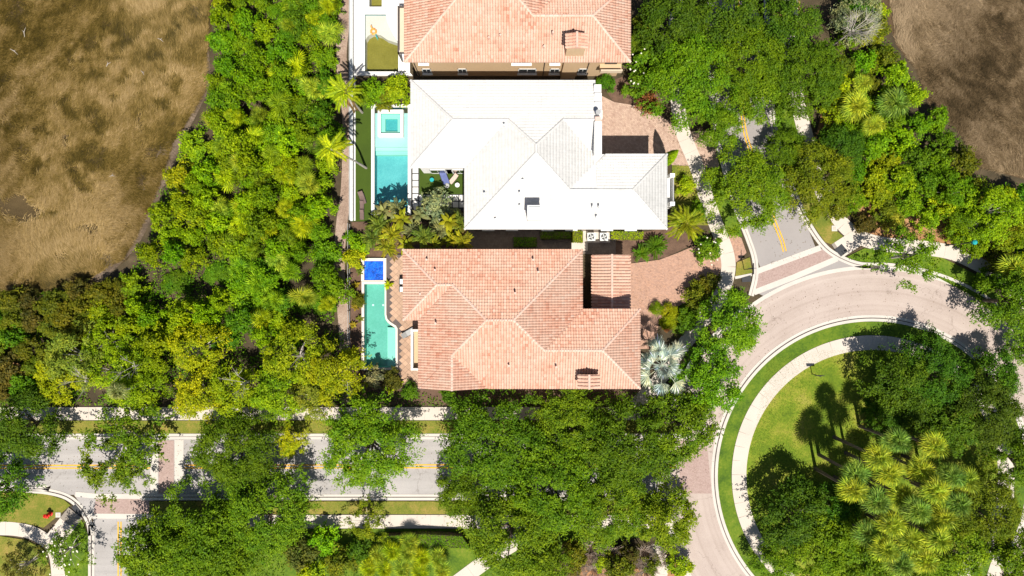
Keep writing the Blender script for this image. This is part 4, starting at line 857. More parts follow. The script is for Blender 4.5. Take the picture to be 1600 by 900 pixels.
for k, (px, py, r, c, lb) in enumerate(OAKS): plant('bigoak' if r > 66 else 'oak', px, py, r, c, lb, group='oaks along the streets')
plant('sparse', 1430, 400, 56, 'oak', 'sparse young tree over the walk and outer ring kerb'); plant('sparse', 572, 820, 36, 'oakl', 'sparse thin tree over the lower sidewalk'); plant('sparse', 195, 690, 66, 'oakl', 'thin see-through tree over the left stretch of road'); plant('sparse', 160, 730, 58, 'oaky', 'lower thin tree over the left stretch of road'); plant('sparse', 200, 745, 34, 'oakl', 'small thin tree just left of the brick crossing')
plant('sparse', 92, 868, 40, 'magn', 'young tree with white blossoms by the side road', h=4.0); plant('sparse', 30, 888, 38, 'brown', 'small brownish tree in the bottom left corner')
# conifers and pale trees south of the belt
PUFFS = [(290, 548, 52, 'gold', 'bright golden tufted tree in the middle of the southern thicket'), (292, 622, 50, 'gold', 'golden tufted tree over the upper sidewalk'), (352, 618, 52, 'yg', 'yellow green tufted tree right of the golden one over the walk'), (452, 560, 58, 'yg', 'wide olive tufted tree left of the fence path'), (515, 590, 56, 'yg', 'olive tufted tree beside the end of the dirt path'), (420, 620, 52, 'yg', 'olive tufted tree over the sidewalk west of the long shadow'), (480, 625, 40, 'pale', 'pale tufted tree by the sunlit sidewalk'),
 (100, 560, 58, 'pale', 'pale green tree with bare twigs at the lower left'), (62, 600, 46, 'yg', 'yellow green tree at the left edge above the sidewalk'), (165, 590, 56, 'yg', 'yellow green tree with grey twigs left of the golden tree'), (140, 540, 46, 'lime', 'lime green tree behind the bare twigs'), (215, 612, 42, 'lime', 'lime tree just above the pink brick crossing'), (220, 560, 40, 'lime', 'lime tree between the grey twigs and the golden tree'), (452, 690, 30, 'gold', 'golden tuft hanging over the clear part of the road')]
for px, py, r, c, lb in PUFFS: plant('puff', px, py, r, c, lb, group='tufted trees above the main road', h=6.0 if r > 45 else None)
EASTP = [(1560, 330, 56, 'lime', 'lime green tree at the right edge below the brown marsh'), (1520, 350, 40, 'green', 'green tree left of the right edge lime tree'), (1606, 368, 44, 'yg', 'yellow green tree at the right edge above the walk'), (1350, 22, 44, 'gray', 'pale bare twiggy tree at the top beside the yellow shrubs'), (1500, 300, 40, 'green', 'green tree at the corner of the brown marsh')]
for px, py, r, c, lb in EASTP: plant('puff', px, py, r, c, lb, group='trees along the eastern thicket')
# shrub belt
def sample(region, gap, n=4000, seed=0):
    r = random.Random(seed); xs = [p[0] for p in region]; ys = [p[1] for p in region]; out = []
    for _ in range(n):
        x, y = r.uniform(min(xs), max(xs)), r.uniform(min(ys), max(ys))
        if in_poly(np.array([x]), np.array([y]), region)[0] and all((x-a)**2+(y-b)**2 > gap*gap for a, b in out): out.append((x, y))
    return out
BELT = [(338, -40), (520, -40), (525, 60), (518, 100), (530, 130), (512, 170), (524, 230), (522, 330), (520, 400), (526, 470), (522, 520), (400, 540), (300, 520), (250, 540), (200, 520), (200, 440), (222, 400), (248, 345), (254, 300), (286, 262), (292, 222), (322, 186), (336, 130)]
HOLES = [(338, 432, 22), (272, 446, 22), (484, 478, 26), (345, 532, 20), (232, 432, 14), (305, 208, 9), (400, 165, 10), (470, 250, 8), (368, 300, 8)]
def where(x, y):
    return 'at the top edge' if y < 60 else 'above the golden tufted tree' if y > 430 else 'along the dirt path' if x > 468 else 'along the marsh shore' if (x < 345 and y < 230) or x < 290 else 'north of the dark hollow' if y > 330 else 'level with the coconut palms' if y > 200 else 'in its upper middle'
for k, (x, y) in enumerate(sample(BELT, 27, 6000, 3)):
    if any(math.hypot(x-a, y-b) < q+(16 if q > 18 else 7) for a, b, q in HOLES): continue
    r = random.Random(k)
    z = vz = math.sin(x*.021+1)*math.cos(y*.017)+math.sin((x+y)*.011)
    if y < 210 and x > 370: c = r.choice(['green', 'green', 'green', 'deep', 'lime'])
    elif x < 330 or y < 150: c = r.choice(['lime', 'lime', 'lime', 'yg', 'green'])
    elif y > 370: c = r.choice(['green', 'green', 'lime', 'deep'])
    else: c = r.choice(['lime', 'yg', 'green', 'green', 'lime'])
    q = r.uniform(19, 31); sz = 'big' if q > 27 else 'small' if q < 22 else 'middling'
    plant('shrub', x, y, q, c, f"{sz} {dict(green='leafy green', deep='deep green', lime='lime green', yg='yellow green')[c]} shrub of the western belt, {where(x, y)}", 'shrub', group='shrubs of the western belt', zs=r.uniform(.7, 1.9)+(.7 if any(0 < y-b < q2+26 and abs(x-a) < q2+8 for a, b, q2 in HOLES[:4]) else 0))
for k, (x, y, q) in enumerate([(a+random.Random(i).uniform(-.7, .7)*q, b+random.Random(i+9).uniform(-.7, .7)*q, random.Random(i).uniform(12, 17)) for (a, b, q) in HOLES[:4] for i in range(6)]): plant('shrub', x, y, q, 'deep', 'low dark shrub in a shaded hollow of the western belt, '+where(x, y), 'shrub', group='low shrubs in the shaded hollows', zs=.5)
SW = [(-40, 470), (40, 455), (40, 500), (60, 470), (200, 430), (215, 500), (150, 540), (60, 560), (30, 610), (-40, 620)]
for k, (x, y) in enumerate(sample(SW, 26, 3000, 5)):
    c = random.Random(k).choice(['olive', 'olive', 'brown', 'yg']) if x > 40 else random.Random(k).choice(['brown', 'olive', 'deep'])
    plant('shrub', x, y, random.Random(k).uniform(20, 32), c, {'olive': 'olive shrub on the south edge of the marsh', 'brown': 'brownish shrub on the south edge of the marsh', 'yg': 'yellowish shrub on the south edge of the marsh', 'purple': 'dark purplish shrub on the south edge of the marsh', 'deep': 'dark green shrub on the south edge of the marsh'}[c]+(' at the left edge' if x < 50 else ' behind the lime tree' if y > 500 else ' where the grass ends' if y < 470 else ' in the middle'), 'shrub', group='shrubs on the south edge of the marsh')
ET = [(1300, 60), (1368, -40), (1382, 60), (1420, 110), (1440, 160), (1490, 205), (1530, 265), (1560, 300), (1600, 300), (1640, 420), (1600, 440), (1530, 400), (1500, 330), (1400, 300), (1340, 290), (1310, 250), (1300, 180)]
for k, (x, y) in enumerate(sample(ET, 31, 3000, 6)):
    c = random.Random(k+5).choice(['lime', 'green', 'green', 'yg', 'olive', 'deep'])
    plant('shrub', x, y, random.Random(k).uniform(20, 33), c, {'olive': 'olive brown shrub in the eastern thicket by the marsh', 'green': 'green shrub in the eastern thicket by the marsh', 'yg': 'yellow green shrub in the eastern thicket by the marsh', 'lime': 'lime shrub in the eastern thicket by the marsh', 'deep': 'dark green shrub in the eastern thicket by the marsh'}[c]+(' near the top' if y < 130 else ' beside the pair of fan palms' if y < 215 else ' at the right edge' if x > 1540 else ' above the brown litter' if x > 1380 else ' beside the eastern walk'), 'shrub', group='shrubs of the eastern thicket', zs=1.2)
for px, py, r in ((1372, 20, 22), (1366, 48, 24), (1380, 88, 24)): plant('shrub', px, py, r, (.30, .34, .004), {20: 'brightest yellow shrub at the top beside the eastern marsh', 48: 'second yellow shrub from the top beside the eastern marsh', 88: 'curly yellow green shrub below the pale twiggy tree'}[py], 'shrub')
SH = [(895, 890, 18, 'brown', 'brown shrub between the bare branches at the bottom'), (985, 868, 20, 'brown', 'brown shrub under the oak above the bare thicket'), (1018, 885, 18, 'olive', 'olive shrub left of the bottom walk'), (940, 880, 18, 'yg', 'yellow green sprig among the bare branches'), (1335, 312, 26, 'green', 'green shrub between the eastern walk and the brown litter'), (1372, 300, 28, 'yg', 'yellow green shrub above the brown litter'), (1420, 318, 26, 'green', 'green shrub in the middle of the brown litter'), (1452, 342, 24, 'lime', 'lime shrub right of the brown litter'), (1310, 326, 22, 'olive', 'olive shrub near the bend of the eastern walk'), (900, 868, 26, 'olive', 'olive shrub among the bare branches, leftmost at the bottom edge'), (968, 892, 28, 'olive', 'olive shrub among the bare branches in the middle of the bottom edge'), (1062, 884, 26, 'yg', 'yellow green shrub beside the bottom walk'), (1355, 350, 20, 'brown', 'brown shrub behind the eastern fire hydrant'), (1388, 330, 24, 'olive', 'olive shrub above the eastern walk'), (1545, 440, 22, 'deep', 'dark shrub between walk and ring road at right'), (1400, 345, 22, 'pale', 'pale shrub on the brown litter by the eastern walk'), (1500, 362, 22, 'yg', 'yellow green shrub at the street lamp'),
 (585, 142, 26, 'green', 'left part of the tall hedge above the turquoise pool'), (620, 140, 28, 'yg', 'right part of the tall hedge above the turquoise pool'), (602, 152, 22, 'olive', 'olive shrub in front of the tall hedge above the pool'), (566, 150, 20, 'green', 'shrub beside the upper coconut palm'),
 (1000, 128, 30, 'magn', 'white blossomed magnolia shrub near the tan house corner'), (1018, 96, 36, 'magn', 'tall magnolia with white blossoms beside the tan house'), (990, 70, 26, 'magn', 'magnolia close to the tan house roof corner'), (1008, 36, 20, 'olive', 'round olive shrub at the tan house drive'), (948, 128, 18, 'deep', 'dark shrub under the arch of the tan house'), (1014, 158, 22, 'orange', 'reddish ground shrub at the white house drive'),
 (1108, 390, 26, 'magn', 'white flowering shrub between the palm and the pink driveway'), (1090, 330, 18, 'green', 'green shrub beside the palm in front of the white house'), (1072, 290, 18, 'yg', 'yellow green shrub below the white house balcony'), (1090, 462, 24, 'olive', 'dark low shrub between the pink driveway and sidewalk'), (1110, 442, 20, 'olive', 'olive ground shrub by the lower sidewalk bend'), (1075, 500, 22, 'deep', 'dark shrub above the silver palm'),
 (554, 402, 22, 'gold', 'golden shrub at the upper end of the mint pool garden'), (562, 384, 20, 'lime', 'lime shrub at the lower end of the turf strip'), (548, 370, 14, 'green', 'small green shrub at the wall end'), (585, 592, 20, 'gray', 'grey dry shrub below the mint pool'), (612, 594, 20, 'brown', 'brown dry shrub below the mint pool'), (640, 612, 16, 'deep', 'low green shrub below the clay house corner'), (700, 618, 16, 'deep', 'dark low shrub under the clay house eave'),
 (681, 326, 36, 'gray', 'grey green bushy tree in front of the stepping pavers'), (545, 560, 18, 'lime', 'lime shrub at the mint pool fence'), (560, 470, 12, 'olive', 'spiky olive plant at the mint pool fence')]
for px, py, r, c, lb in SH: plant('shrub', px, py, r, c, lb, 'shrub')
for k, (px, py, r) in enumerate(((250, 860, 40), (470, 868, 32), (505, 846, 28), (530, 880, 30), (560, 862, 26), (450, 830, 26), (482, 900, 28))): plant('shrub', px, py, r, ['deep', 'brown', 'lime', 'olive', 'deep', 'oak', 'yg'][k], ['deep green shrub under the oaks at the bottom left', 'brownish shrub beside the bottom palmettos', 'lime tipped shrub below the lower sidewalk', 'olive shrub at the bottom edge near the palmettos', 'deep green shrub left of the bottom palmettos', 'shrub below the oak end at the lower walk', 'yellow green shrub at the bottom edge'][k], 'shrub')
# branchy bare thicket
for k, (px, py) in enumerate(((905, 880), (950, 872), (990, 885), (1050, 870), (880, 900), (970, 905), (925, 862), (1008, 868), (930, 896), (1012, 900))):
    x, y = G(px, py, 1.5); o = empty('bare_shrub', (x, y, 0), 'leafless brown branching shrub in the thicket along the bottom edge', 'shrub', 'bare shrubs along the bottom edge'); m = MB(); r = random.Random(k)
    for i in range(34):
        a = r.uniform(0, 6.28); L = r.uniform(.8, 2.3); p1 = (math.cos(a)*L*.4, math.sin(a)*L*.4, .9); p2 = (math.cos(a)*L, math.sin(a)*L, r.uniform(1.2, 2.1)); m.tube([(0, 0, 0), p1, p2], [.035, .025, .008], 5)
        for j in range(6): b = a+r.uniform(-.9, .9); m.tube([p1, (p1[0]+math.cos(b)*.7, p1[1]+math.sin(b)*.7, 1.6)], [.016, .006], 4)
    m.build('branches', M['deadwood'], o)
def branches_on(px, py, h, n, label, seed, L0=1.5):
    x, y = G(px, py, h); o = empty('bare_tree', (x, y, 0), label, 'tree'); m = MB(); r = random.Random(seed); m.tube([(0, 0, 0), (0, 0, h*.75)], [.12, .07], 7).build('trunk', M['greywood'], o); m = MB()
    for i in range(n):
        a = r.uniform(0, 6.28); L = L0*r.uniform(.5, 1.2); p0 = (0, 0, h*r.uniform(.5, .75)); p1 = (math.cos(a)*L*.5, math.sin(a)*L*.5, h*.9); m.tube([p0, p1, (math.cos(a+.2)*L, math.sin(a+.2)*L, h+.1)], [.035, .022, .008], 5)
        for j in range(5): b = a+r.uniform(-1.3, 1.3); q = L*r.uniform(.25, .6); m.tube([p1, (p1[0]+math.cos(b)*q, p1[1]+math.sin(b)*q, h+.1)], [.014, .006], 4)
    m.build('branch', M['greywood'], o)
branches_on(115, 600, 7.4, 6, 'bare grey branches rising through the pale tree at lower left', 3); branches_on(192, 575, 7.2, 5, 'bare grey branches left of the golden tree', 5); branches_on(1345, 38, 6.2, 22, 'bleached twigs of the pale tree at the top right', 6, 2.2); branches_on(364, 605, 8.2, 5, 'bare limb showing above the olive tufted trees', 8, 1.8)
# clipped bushes and hedges
def hedge(pts, z, col, label):
    P = W(pts, z); x, y = P[0]; cx = sum(p[0] for p in P)/len(P); cy = sum(p[1] for p in P)/len(P); o = empty('hedge', (cx, cy, 0), label, 'hedge')
    A = np.array(P); x0, y0 = A.min(0); x1, y1 = A.max(0); n = int((x1-x0)*(y1-y0)*230); r = np.random.default_rng(int(abs(cx)*10)); X = r.uniform(x0, x1, n); Y = r.uniform(y0, y1, n); k = in_poly(X, Y, A); X, Y = X[k], Y[k]; n = len(X); C = np.stack([X-cx, Y-cy, z+r.normal(0, .04, n)], 1)
    E = []; 
    for i in range(len(P)):
        a, b = np.array(P[i]), np.array(P[(i+1) % len(P)]); m = int(np.linalg.norm(b-a)*z*120); t = r.random((m, 1)); q = a+(b-a)*t; E.append(np.hstack([q-np.array((cx, cy)), r.uniform(.05, z, (m, 1))]))
    E = np.vstack(E); C2 = np.vstack([C, E+r.normal(0, .04, E.shape)]); V, F = leaf_arrays(C2, np.vstack([np.tile((0, 0, 1.), (n, 1)), np.hstack([E[:, :2], np.zeros((len(E), 1))])])+r.normal(size=C2.shape)*.45, .15, .08, r)
    me = npmesh('foliage', V, F); me.materials.append(M['leaf']); f = mobj('foliage', me, None, o); f.color = (*LEAFC[col], 1)
    MB().prism([(p[0]*.985-cx*.985, p[1]-cy) for p in P], 0, z-.05).build('stems', M['soil'], o)
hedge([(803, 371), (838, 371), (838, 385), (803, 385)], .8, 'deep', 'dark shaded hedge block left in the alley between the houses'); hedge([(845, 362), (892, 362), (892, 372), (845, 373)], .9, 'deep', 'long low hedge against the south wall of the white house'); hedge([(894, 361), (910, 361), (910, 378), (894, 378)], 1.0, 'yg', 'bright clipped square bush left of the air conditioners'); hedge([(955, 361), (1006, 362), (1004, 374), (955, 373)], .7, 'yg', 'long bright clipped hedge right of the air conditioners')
hedge([(600, 838), (660, 835), (722, 838), (735, 857), (600, 857)], 1.3, 'green', 'long smooth green hedge below the lower sidewalk casting a dark strip')
for px, py, r, c, lb in ((1027, 482, 13, 'green', 'round dark clipped bush by the pink driveway'), (1048, 486, 16, 'yg', 'round bright clipped bush right of the dark one'), (1046, 504, 15, 'yg', 'lower bright clipped bush above the red bromeliad'), (1042, 512, 8, 'orange', 'small reddish plant between the clipped bushes and silver palm')): plant('ball', px, py, r, c, lb, 'bush')
# cypress
def cypress(px, py, h, r, label):
    x, y = G(px, py); o = empty('cypress', (x, y, 0), label, 'tree'); g = np.random.default_rng(5); n = 3500; t = g.random(n); a = g.uniform(0, 2*PI, n); rr = r*np.sin(np.clip(t*.92+.1, 0, 1)*PI)**.6*(1-.45*t)*g.uniform(.8, 1.05, n)
    C = np.stack([rr*np.cos(a), rr*np.sin(a), .2+t*h], 1); V, F = leaf_arrays(C, np.stack([np.cos(a), np.sin(a), .6+0*a], 1)+g.normal(size=C.shape)*.3, .24, .09, g); me = npmesh('foliage', V, F); me.materials.append(M['leaf']); f = mobj('foliage', me, None, o); f.color = (*LEAFC['lime'], 1); MB().tube([(0, 0, 0), (0, 0, h*.9)], [.1, .03], 6).build('trunk', M['trunk'], o)
cypress(1034, 256, 7.2, .75, 'slender green cypress at the street corner of the white house')
# ---- palms
def fan_mesh(name, nb, L, wd, pet, seed, droop=.25, sp=2.05):
    r = np.random.default_rng(seed); v = []; f = []
    v += [(-.02, 0, 0), (.02, 0, 0), (.015, pet, .0), (-.015, pet, .0)]; f.append((0, 1, 2, 3))
    for i in range(nb):
        a = (i/(nb-1)-.5)*2*sp; l = L*(1-.22*abs(a)/2)*r.uniform(.88, 1.08); d = np.array((math.sin(a), math.cos(a), 0)); s = np.array((math.cos(a), -math.sin(a), 0)); o = np.array((0, pet, 0)); z = .06*math.cos(i*PI)
        m = o+d*l*.55+np.array((0, 0, .05+z)); e = o+d*l+np.array((0, 0, -droop*l*r.uniform(.5, 1.3))); b = len(v)
        v += [tuple(o), tuple(m-s*wd+np.array((0, 0, -.02))), tuple(e), tuple(m+s*wd+np.array((0, 0, .02)))]; f.append((b, b+1, b+2, b+3))
    me = pymesh(name, v, f); me.materials.append(M['frond']); return me
def pinnate_mesh(name, L, ll, nl, wd, seed, arch=.9):
    r = np.random.default_rng(seed); v = []; f = []
    def P(t): return np.array((0, L*t*(1-.16*t), arch*(t*1.25-1.55*t*t)*L*.42))
    for i in range(8):
        a, b_ = P(i/8), P((i+1)/8); w = .035*(1-i/9); b = len(v); v += [(-w, a[1], a[2]), (w, a[1], a[2]), (w*.85, b_[1], b_[2]), (-w*.85, b_[1], b_[2])]; f.append((b, b+1, b+2, b+3))
    for i in range(nl):
        t = .12+.86*i/nl; p = P(t); l = ll*math.sin(min(1, t*1.3+.25)*PI*.62+.35)*r.uniform(.85, 1.1)
        for s in (-1, 1):
            fw = .55+.5*t; d = np.array((s, fw, 0)); d /= np.linalg.norm(d); e = p+d*l+np.array((0, 0, -.30*l*r.uniform(.5, 1.3))); m = p+d*l*.5+np.array((0, 0, .05)); q = np.array((-d[1], d[0], 0))*wd; b = len(v); v += [tuple(p), tuple(m-q), tuple(e), tuple(m+q)]; f.append((b, b+1, b+2, b+3))
    me = pymesh(name, v, f); me.materials.append(M['frond']); return me
def broad_mesh(name, L, wd, seed):
    v = []; f = []; n = 9; r = np.random.default_rng(seed)
    for i in range(n+1):
        t = i/n; w = wd*math.sin(min(1, .08+t*.95)*PI)**.7*(1 if t > .15 else .15); z = .55*L*(t*1.1-1.3*t*t); y = L*t*(1-.12*t); v += [(-w, y, z-.25*w), (0, y, z+.04), (w, y, z-.25*w)]
    for i in range(n): b = i*3; f += [(b, b+1, b+4, b+3), (b+1, b+2, b+5, b+4)]
    me = pymesh(name, v, f); me.materials.append(M['frond']); return me
FAN = [fan_mesh('frond', 17, 1.0, .045, [.35, .7, .5][i], i) for i in range(3)]; SILV = [fan_mesh('frond', 19, 1.05, .045, [1.65, .7, 1.3][i], 9+i, .10, 1.25) for i in range(3)]
PIN = [pinnate_mesh('frond', 3.0, .75, 34, .045, i) for i in range(3)]; ARE = [pinnate_mesh('frond', 2.0, .55, 26, .045, 5+i, 1.0) for i in range(2)]; BRO = [broad_mesh('leaf', 1.5, .24, i) for i in range(2)]; FEA = [pinnate_mesh('frond', 1.35, .20, 30, .03, 12+i, .7) for i in range(2)]
def palm(name, px, py, h, fronds, n, s, col, label, cat='palm tree', el=(70, -15), trunk=True, lean=(0, 0), tr=.11, tm='palmtrunk', group=None, brown=0):
    """px, py: where the crown shows"""
    x, y = G(px, py, h+.3*s); x -= lean[0]; y -= lean[1]
    o = empty(name, (x, y, 0), label, cat, group)
    if trunk: MB().tube([(0, 0, -.1), (lean[0]*.25, lean[1]*.25, h*.4), (lean[0]*.65, lean[1]*.65, h*.75), (lean[0], lean[1], h)], [tr*1.4, tr, tr*.9, tr*.85], 9).build('trunk', M[tm], o)
    r = random.Random(int(px*31+py))
    for i in range(n):
        t = (i+.5)/n; e = math.radians(el[0]+(el[1]-el[0])*t**.8+r.uniform(-8, 8)); a = i*2.39996+r.uniform(-.2, .2); sc = s*r.uniform(.85, 1.1)*(.8+.25*t)
        f = mobj(fronds[0].name.split('.')[0], fronds[i % len(fronds)], None, o, loc=(lean[0], lean[1], h)); f.rotation_euler = (e, r.uniform(-.25, .25), a); f.scale = (sc,)*3
        j = r.uniform(.75, 1.25); c = (.20, .13, .05) if i >= n-brown else col; f.color = (c[0]*j, c[1]*j, c[2]*j, 1)
    return o
YG = (.20, .33, .008); YY = (.33, .40, .005); FG = (.17, .27, .035); FY = (.32, .38, .025)
palm('coconut_palm', 538, 143, 8.0, PIN, 13, .80, (.28, .36, .006), 'bright yellow green coconut palm by the path, the upper of two', tm='palmtrunk', el=(45, -25), brown=1)
palm('coconut_palm', 516, 232, 9.0, PIN, 11, .78, (.30, .36, .006), 'yellow coconut palm with a curved white trunk leaning over the wall from the turf strip', el=(45, -30), lean=(-1.6, .3))
palm('areca_palm', 1072, 348, 3.6, PIN, 15, .86, (.22, .25, .008), 'large yellow green feather palm in front of the white house', el=(50, -20))
palm('silver_palm', 1036, 572, 4.6, SILV, 22, 1.42, (.45, .50, .47), 'big silver blue fan palm at the corner of the clay house', el=(68, -20), tr=.2)
palm('fern_palm', 1024, 384, .6, ARE, 20, .80, (.07, .15, .006), 'dark green feathery sago like plant below the white house corner', 'plant', el=(60, 5), trunk=False)
palm('fern_palm', 1002, 396, .5, ARE, 14, .62, (.08, .16, .006), 'green feathery plant at the edge of the pink driveway', 'plant', el=(60, 5), trunk=False)
GA = [(598, 330), (592, 352), (612, 366), (628, 342), (645, 362), (606, 386), (634, 382), (662, 370), (688, 360), (706, 372), (720, 350), (722, 378), (655, 336), (582, 372), (676, 384), (702, 346), (620, 326)]
for k, (px, py) in enumerate(GA): palm('areca_palm' if k % 3 else 'broadleaf_palm', px, py, 3.2+(k % 4)*.5, BRO if k % 3 == 0 else ARE, 13 if k % 3 else 11, .80 if k % 3 else 1.0, [(.26, .27, .012), (.15, .19, .02), (.28, .26, .012)][k % 3] if k % 4 else (.20, .21, .09), ('yellow green broad leaved palm of the pool side cluster' if k % 3 == 0 else 'feather leaved palm of the pool side cluster')+', '+('by the turquoise pool end' if px < 612 and py < 345 else 'by the blue covered spa' if px < 612 else 'beside the white house corner' if px > 690 else 'by the grey bushy tree' if py < 350 else 'above the clay roof edge'), group='palms clustered between the two pools', tr=.07, brown=1)
for k, (px, py) in enumerate(((562, 425), (556, 445), (561, 462), (555, 480), (562, 498), (552, 508))): palm('bromeliad', px, py, .2, BRO, 12, .42, (.24, .20, .02) if k % 2 else (.13, .15, .02), 'spiky yellow olive plant in the bed along the mint pool fence', 'plant', el=(60, 15), trunk=False, group='spiky plants along the mint pool fence')
for k, (px, py) in enumerate(((574, 598), (623, 600), (610, 608), (606, 445))): palm('croton', px, py, .6, BRO, 11, .5, YY, ['yellow leaved plant at the lower left corner of the mint pool', 'yellow leaved plant in the dry bed under the clay house', 'small yellow plant below the mint pool bed', 'small potted olive plant beside the blue covered spa'][k], 'plant', el=(60, 10), trunk=False)
ISL = [(1405, 690), (1462, 698), (1375, 716), (1338, 742), (1392, 742), (1440, 735), (1488, 745), (1465, 770), (1512, 752), (1372, 785), (1412, 776), (1335, 768), (1436, 800), (1475, 812), (1395, 822), (1360, 838), (1425, 848), (1470, 845), (1500, 790), (1385, 860), (1448, 878), (1410, 885)]
for k, (px, py) in enumerate(ISL): palm('fan_palm', px, py, 7.6+(k*37 % 5)*.4, FAN, 26, 1.12, FY if k % 3 else FG, 'fan palm of the tall island cluster, '+('inner' if math.hypot(px-1422, py-782) < 55 else 'outer')+' '+['east', 'north east', 'north', 'north west', 'west', 'south west', 'south', 'south east'][int(((math.atan2(782-py, px-1422)/PI*4)+8.5) % 8)]+' side of it', el=(80, -35), group='fan palms clustered on the round island', tr=.16, tm='trunk', brown=2)
for k, (px, py, s) in enumerate(((1340, 165, 1.25), (1400, 160, 1.35), (1368, 195, .9), (1585, 420, 1.2), (1350, 130, .8))): palm('fan_palm', px, py, 3.6, FAN, 26, s, FG if k == 1 else FY, ['large yellow fan palm left of the pair by the eastern thicket', 'large blue green fan palm right of the pair by the eastern thicket', 'smaller fan palm below the eastern pair', 'fan palm at the right edge above the outer road', 'small fan palm above the eastern pair'][k], el=(80, -25), tr=.15, tm='trunk')
palm('fan_palm', 182, 612, 6.5, FAN, 22, .8, (.24, .27, .09), 'pale fan palm among the trees above the left road', el=(80, -20), tr=.14)
for k, (px, py) in enumerate(((590, 868), (612, 862), (636, 866), (660, 872), (684, 874), (600, 890), (628, 890), (655, 895), (690, 892), (576, 888), (640, 850))): palm('palmetto', px, py, 1.8, FAN, 18, .85, YY if k % 2 else FY, ['palmetto clump below the left end of the long hedge', 'palmetto clump below the left part of the hedge, second in the row', 'palmetto clump below the middle of the long hedge', 'palmetto clump right of the middle below the long hedge', 'rightmost palmetto clump of the upper row below the hedge', 'bottom edge palmetto clump, left of the lower row', 'bottom edge palmetto clump in the middle of the lower row', 'bottom edge palmetto clump right of the middle', 'rightmost palmetto clump at the bottom edge', 'leftmost palmetto clump at the bottom edge', 'palmetto clump touching the long hedge'][k], 'palmetto', el=(75, 0), group='palmettos below the long hedge', tr=.08, tm='trunk')
# joined palmetto clumps for the belt (fans too small to pick apart)
def clump_mesh(seed):
    r = random.Random(seed); V = []; F = []
    for i in range(15):
        me = FAN[i % 3]; m = Matrix.Translation((r.uniform(-.25, .25), r.uniform(-.25, .25), .3)) @ Matrix.Rotation(i*2.4, 4, 'Z') @ Matrix.Rotation(math.radians(r.uniform(5, 65)), 4, 'X') @ Matrix.Scale(r.uniform(.55, .8), 4); b = len(V)
        V += [tuple(m @ v.co) for v in me.vertices]; F += [tuple(b+k for k in p.vertices) for p in me.polygons]
    me = pymesh('fronds', V, F); me.materials.append(M['frond']); return me
CLM = [clump_mesh(i) for i in range(4)]
PALZ = [[(380, 120), (480, 90), (505, 200), (500, 330), (460, 420), (520, 480), (400, 500), (330, 330), (330, 160)], [(440, 0), (520, 0), (520, 60), (450, 50)]]
for z, reg in enumerate(PALZ):
    for k, (x, y) in enumerate(sample(reg, 33, 1500, 20+z)):
        h = 2.6+random.random()*.6; gx, gy = G(x, y, h); o = empty('palmetto', (gx, gy, 0), 'saw palmetto in the western belt, '+where(x, y), 'palmetto', 'palmettos in the western belt'); s = random.uniform(1.0, 1.5)
        f = mobj('fronds', CLM[k % 4], None, o, loc=(0, 0, h-.5), rot=(0, 0, random.uniform(0, 6))); f.scale = (s,)*3; c = random.choice([YY, YG, FY, (.17, .24, .01)]); o['label'] = o['label'].replace('saw palmetto', ('big ' if s > 1.25 else 'small ')+{YY: 'yellow', YG: 'green', FY: 'pale green'}.get(c, 'darker green')+' saw palmetto'); f.color = (*c, 1); MB().tube([(0, 0, 0), (0, 0, h-.2)], [.12, .1], 6).build('trunk', M['trunk'], o)
# blossoms on the magnolias and the flowering trees
def blossoms(px, py, h, n, rpx, label, seed):
    r = random.Random(seed); m = MB()
    for i in range(n):
        a = r.uniform(0, 6.28); q = math.sqrt(r.random())*rpx; x, y = G(px+q*math.cos(a), py+q*math.sin(a), h); z = h+r.uniform(-.3, .3)
        for k in range(5): t = k*1.2566; m.obox((x+.04*math.cos(t), y+.04*math.sin(t), z), (.042, .025, .012), t, .2)
    tag(m.build('blossoms', M['blossom']), label, 'blossoms', kind='stuff')
blossoms(1012, 102, 3.6, 22, 38, 'white magnolia blossoms scattered over the crown beside the tan house', 2); blossoms(1110, 392, 2.6, 12, 22, 'small white blossoms on the shrub by the pink driveway', 3); blossoms(95, 875, 5.4, 26, 34, 'white blossoms on the young tree by the side road', 4)
# ---- undergrowth and grass
def vnoise(X, Y, sc, seed):
    r = np.random.default_rng(seed); T = r.random((64, 64)); u = (X*sc+100) % 64; v = (Y*sc+100) % 64; i = u.astype(int); j = v.astype(int); a = u-i; b = v-j; a = a*a*(3-2*a); b = b*b*(3-2*b); i2 = (i+1) % 64; j2 = (j+1) % 64
    return T[i, j]*(1-a)*(1-b)+T[i2, j]*a*(1-b)+T[i, j2]*(1-a)*b+T[i2, j2]*a*b
def scatter(region, dens, r):
    P = np.array(W(region)); x0, y0 = P.min(0); x1, y1 = P.max(0); n = int((x1-x0)*(y1-y0)*dens); X = r.uniform(x0, x1, n); Y = r.uniform(y0, y1, n); k = in_poly(X, Y, P); return X[k], Y[k]
def undergrowth(region, dens, col, label, seed, zmax=.6, L=.24, Wd=.12):
    r = np.random.default_rng(seed); X, Y = scatter(region, dens, r); k = vnoise(X, Y, .45, seed) > .3
    if region is BELT:
        for a, b, q in HOLES: hx, hy = G(a, b); k &= (np.hypot(X-hx, Y-hy) > q/PPM*.9) | (r.random(len(X)) < .3)
    X, Y = X[k], Y[k]; n = len(X); C = np.stack([X, Y, .05+r.random(n)**1.5*zmax], 1)
    V, F = leaf_arrays(C, np.array((0, 0, 1))+r.normal(size=C.shape)*.6, L, Wd, r); me = npmesh('undergrowth', V, F); me.materials.append(M['leaf']); o = mobj('undergrowth', me); o.color = (*LEAFC[col], 1); tag(o, label, 'undergrowth', kind='stuff')
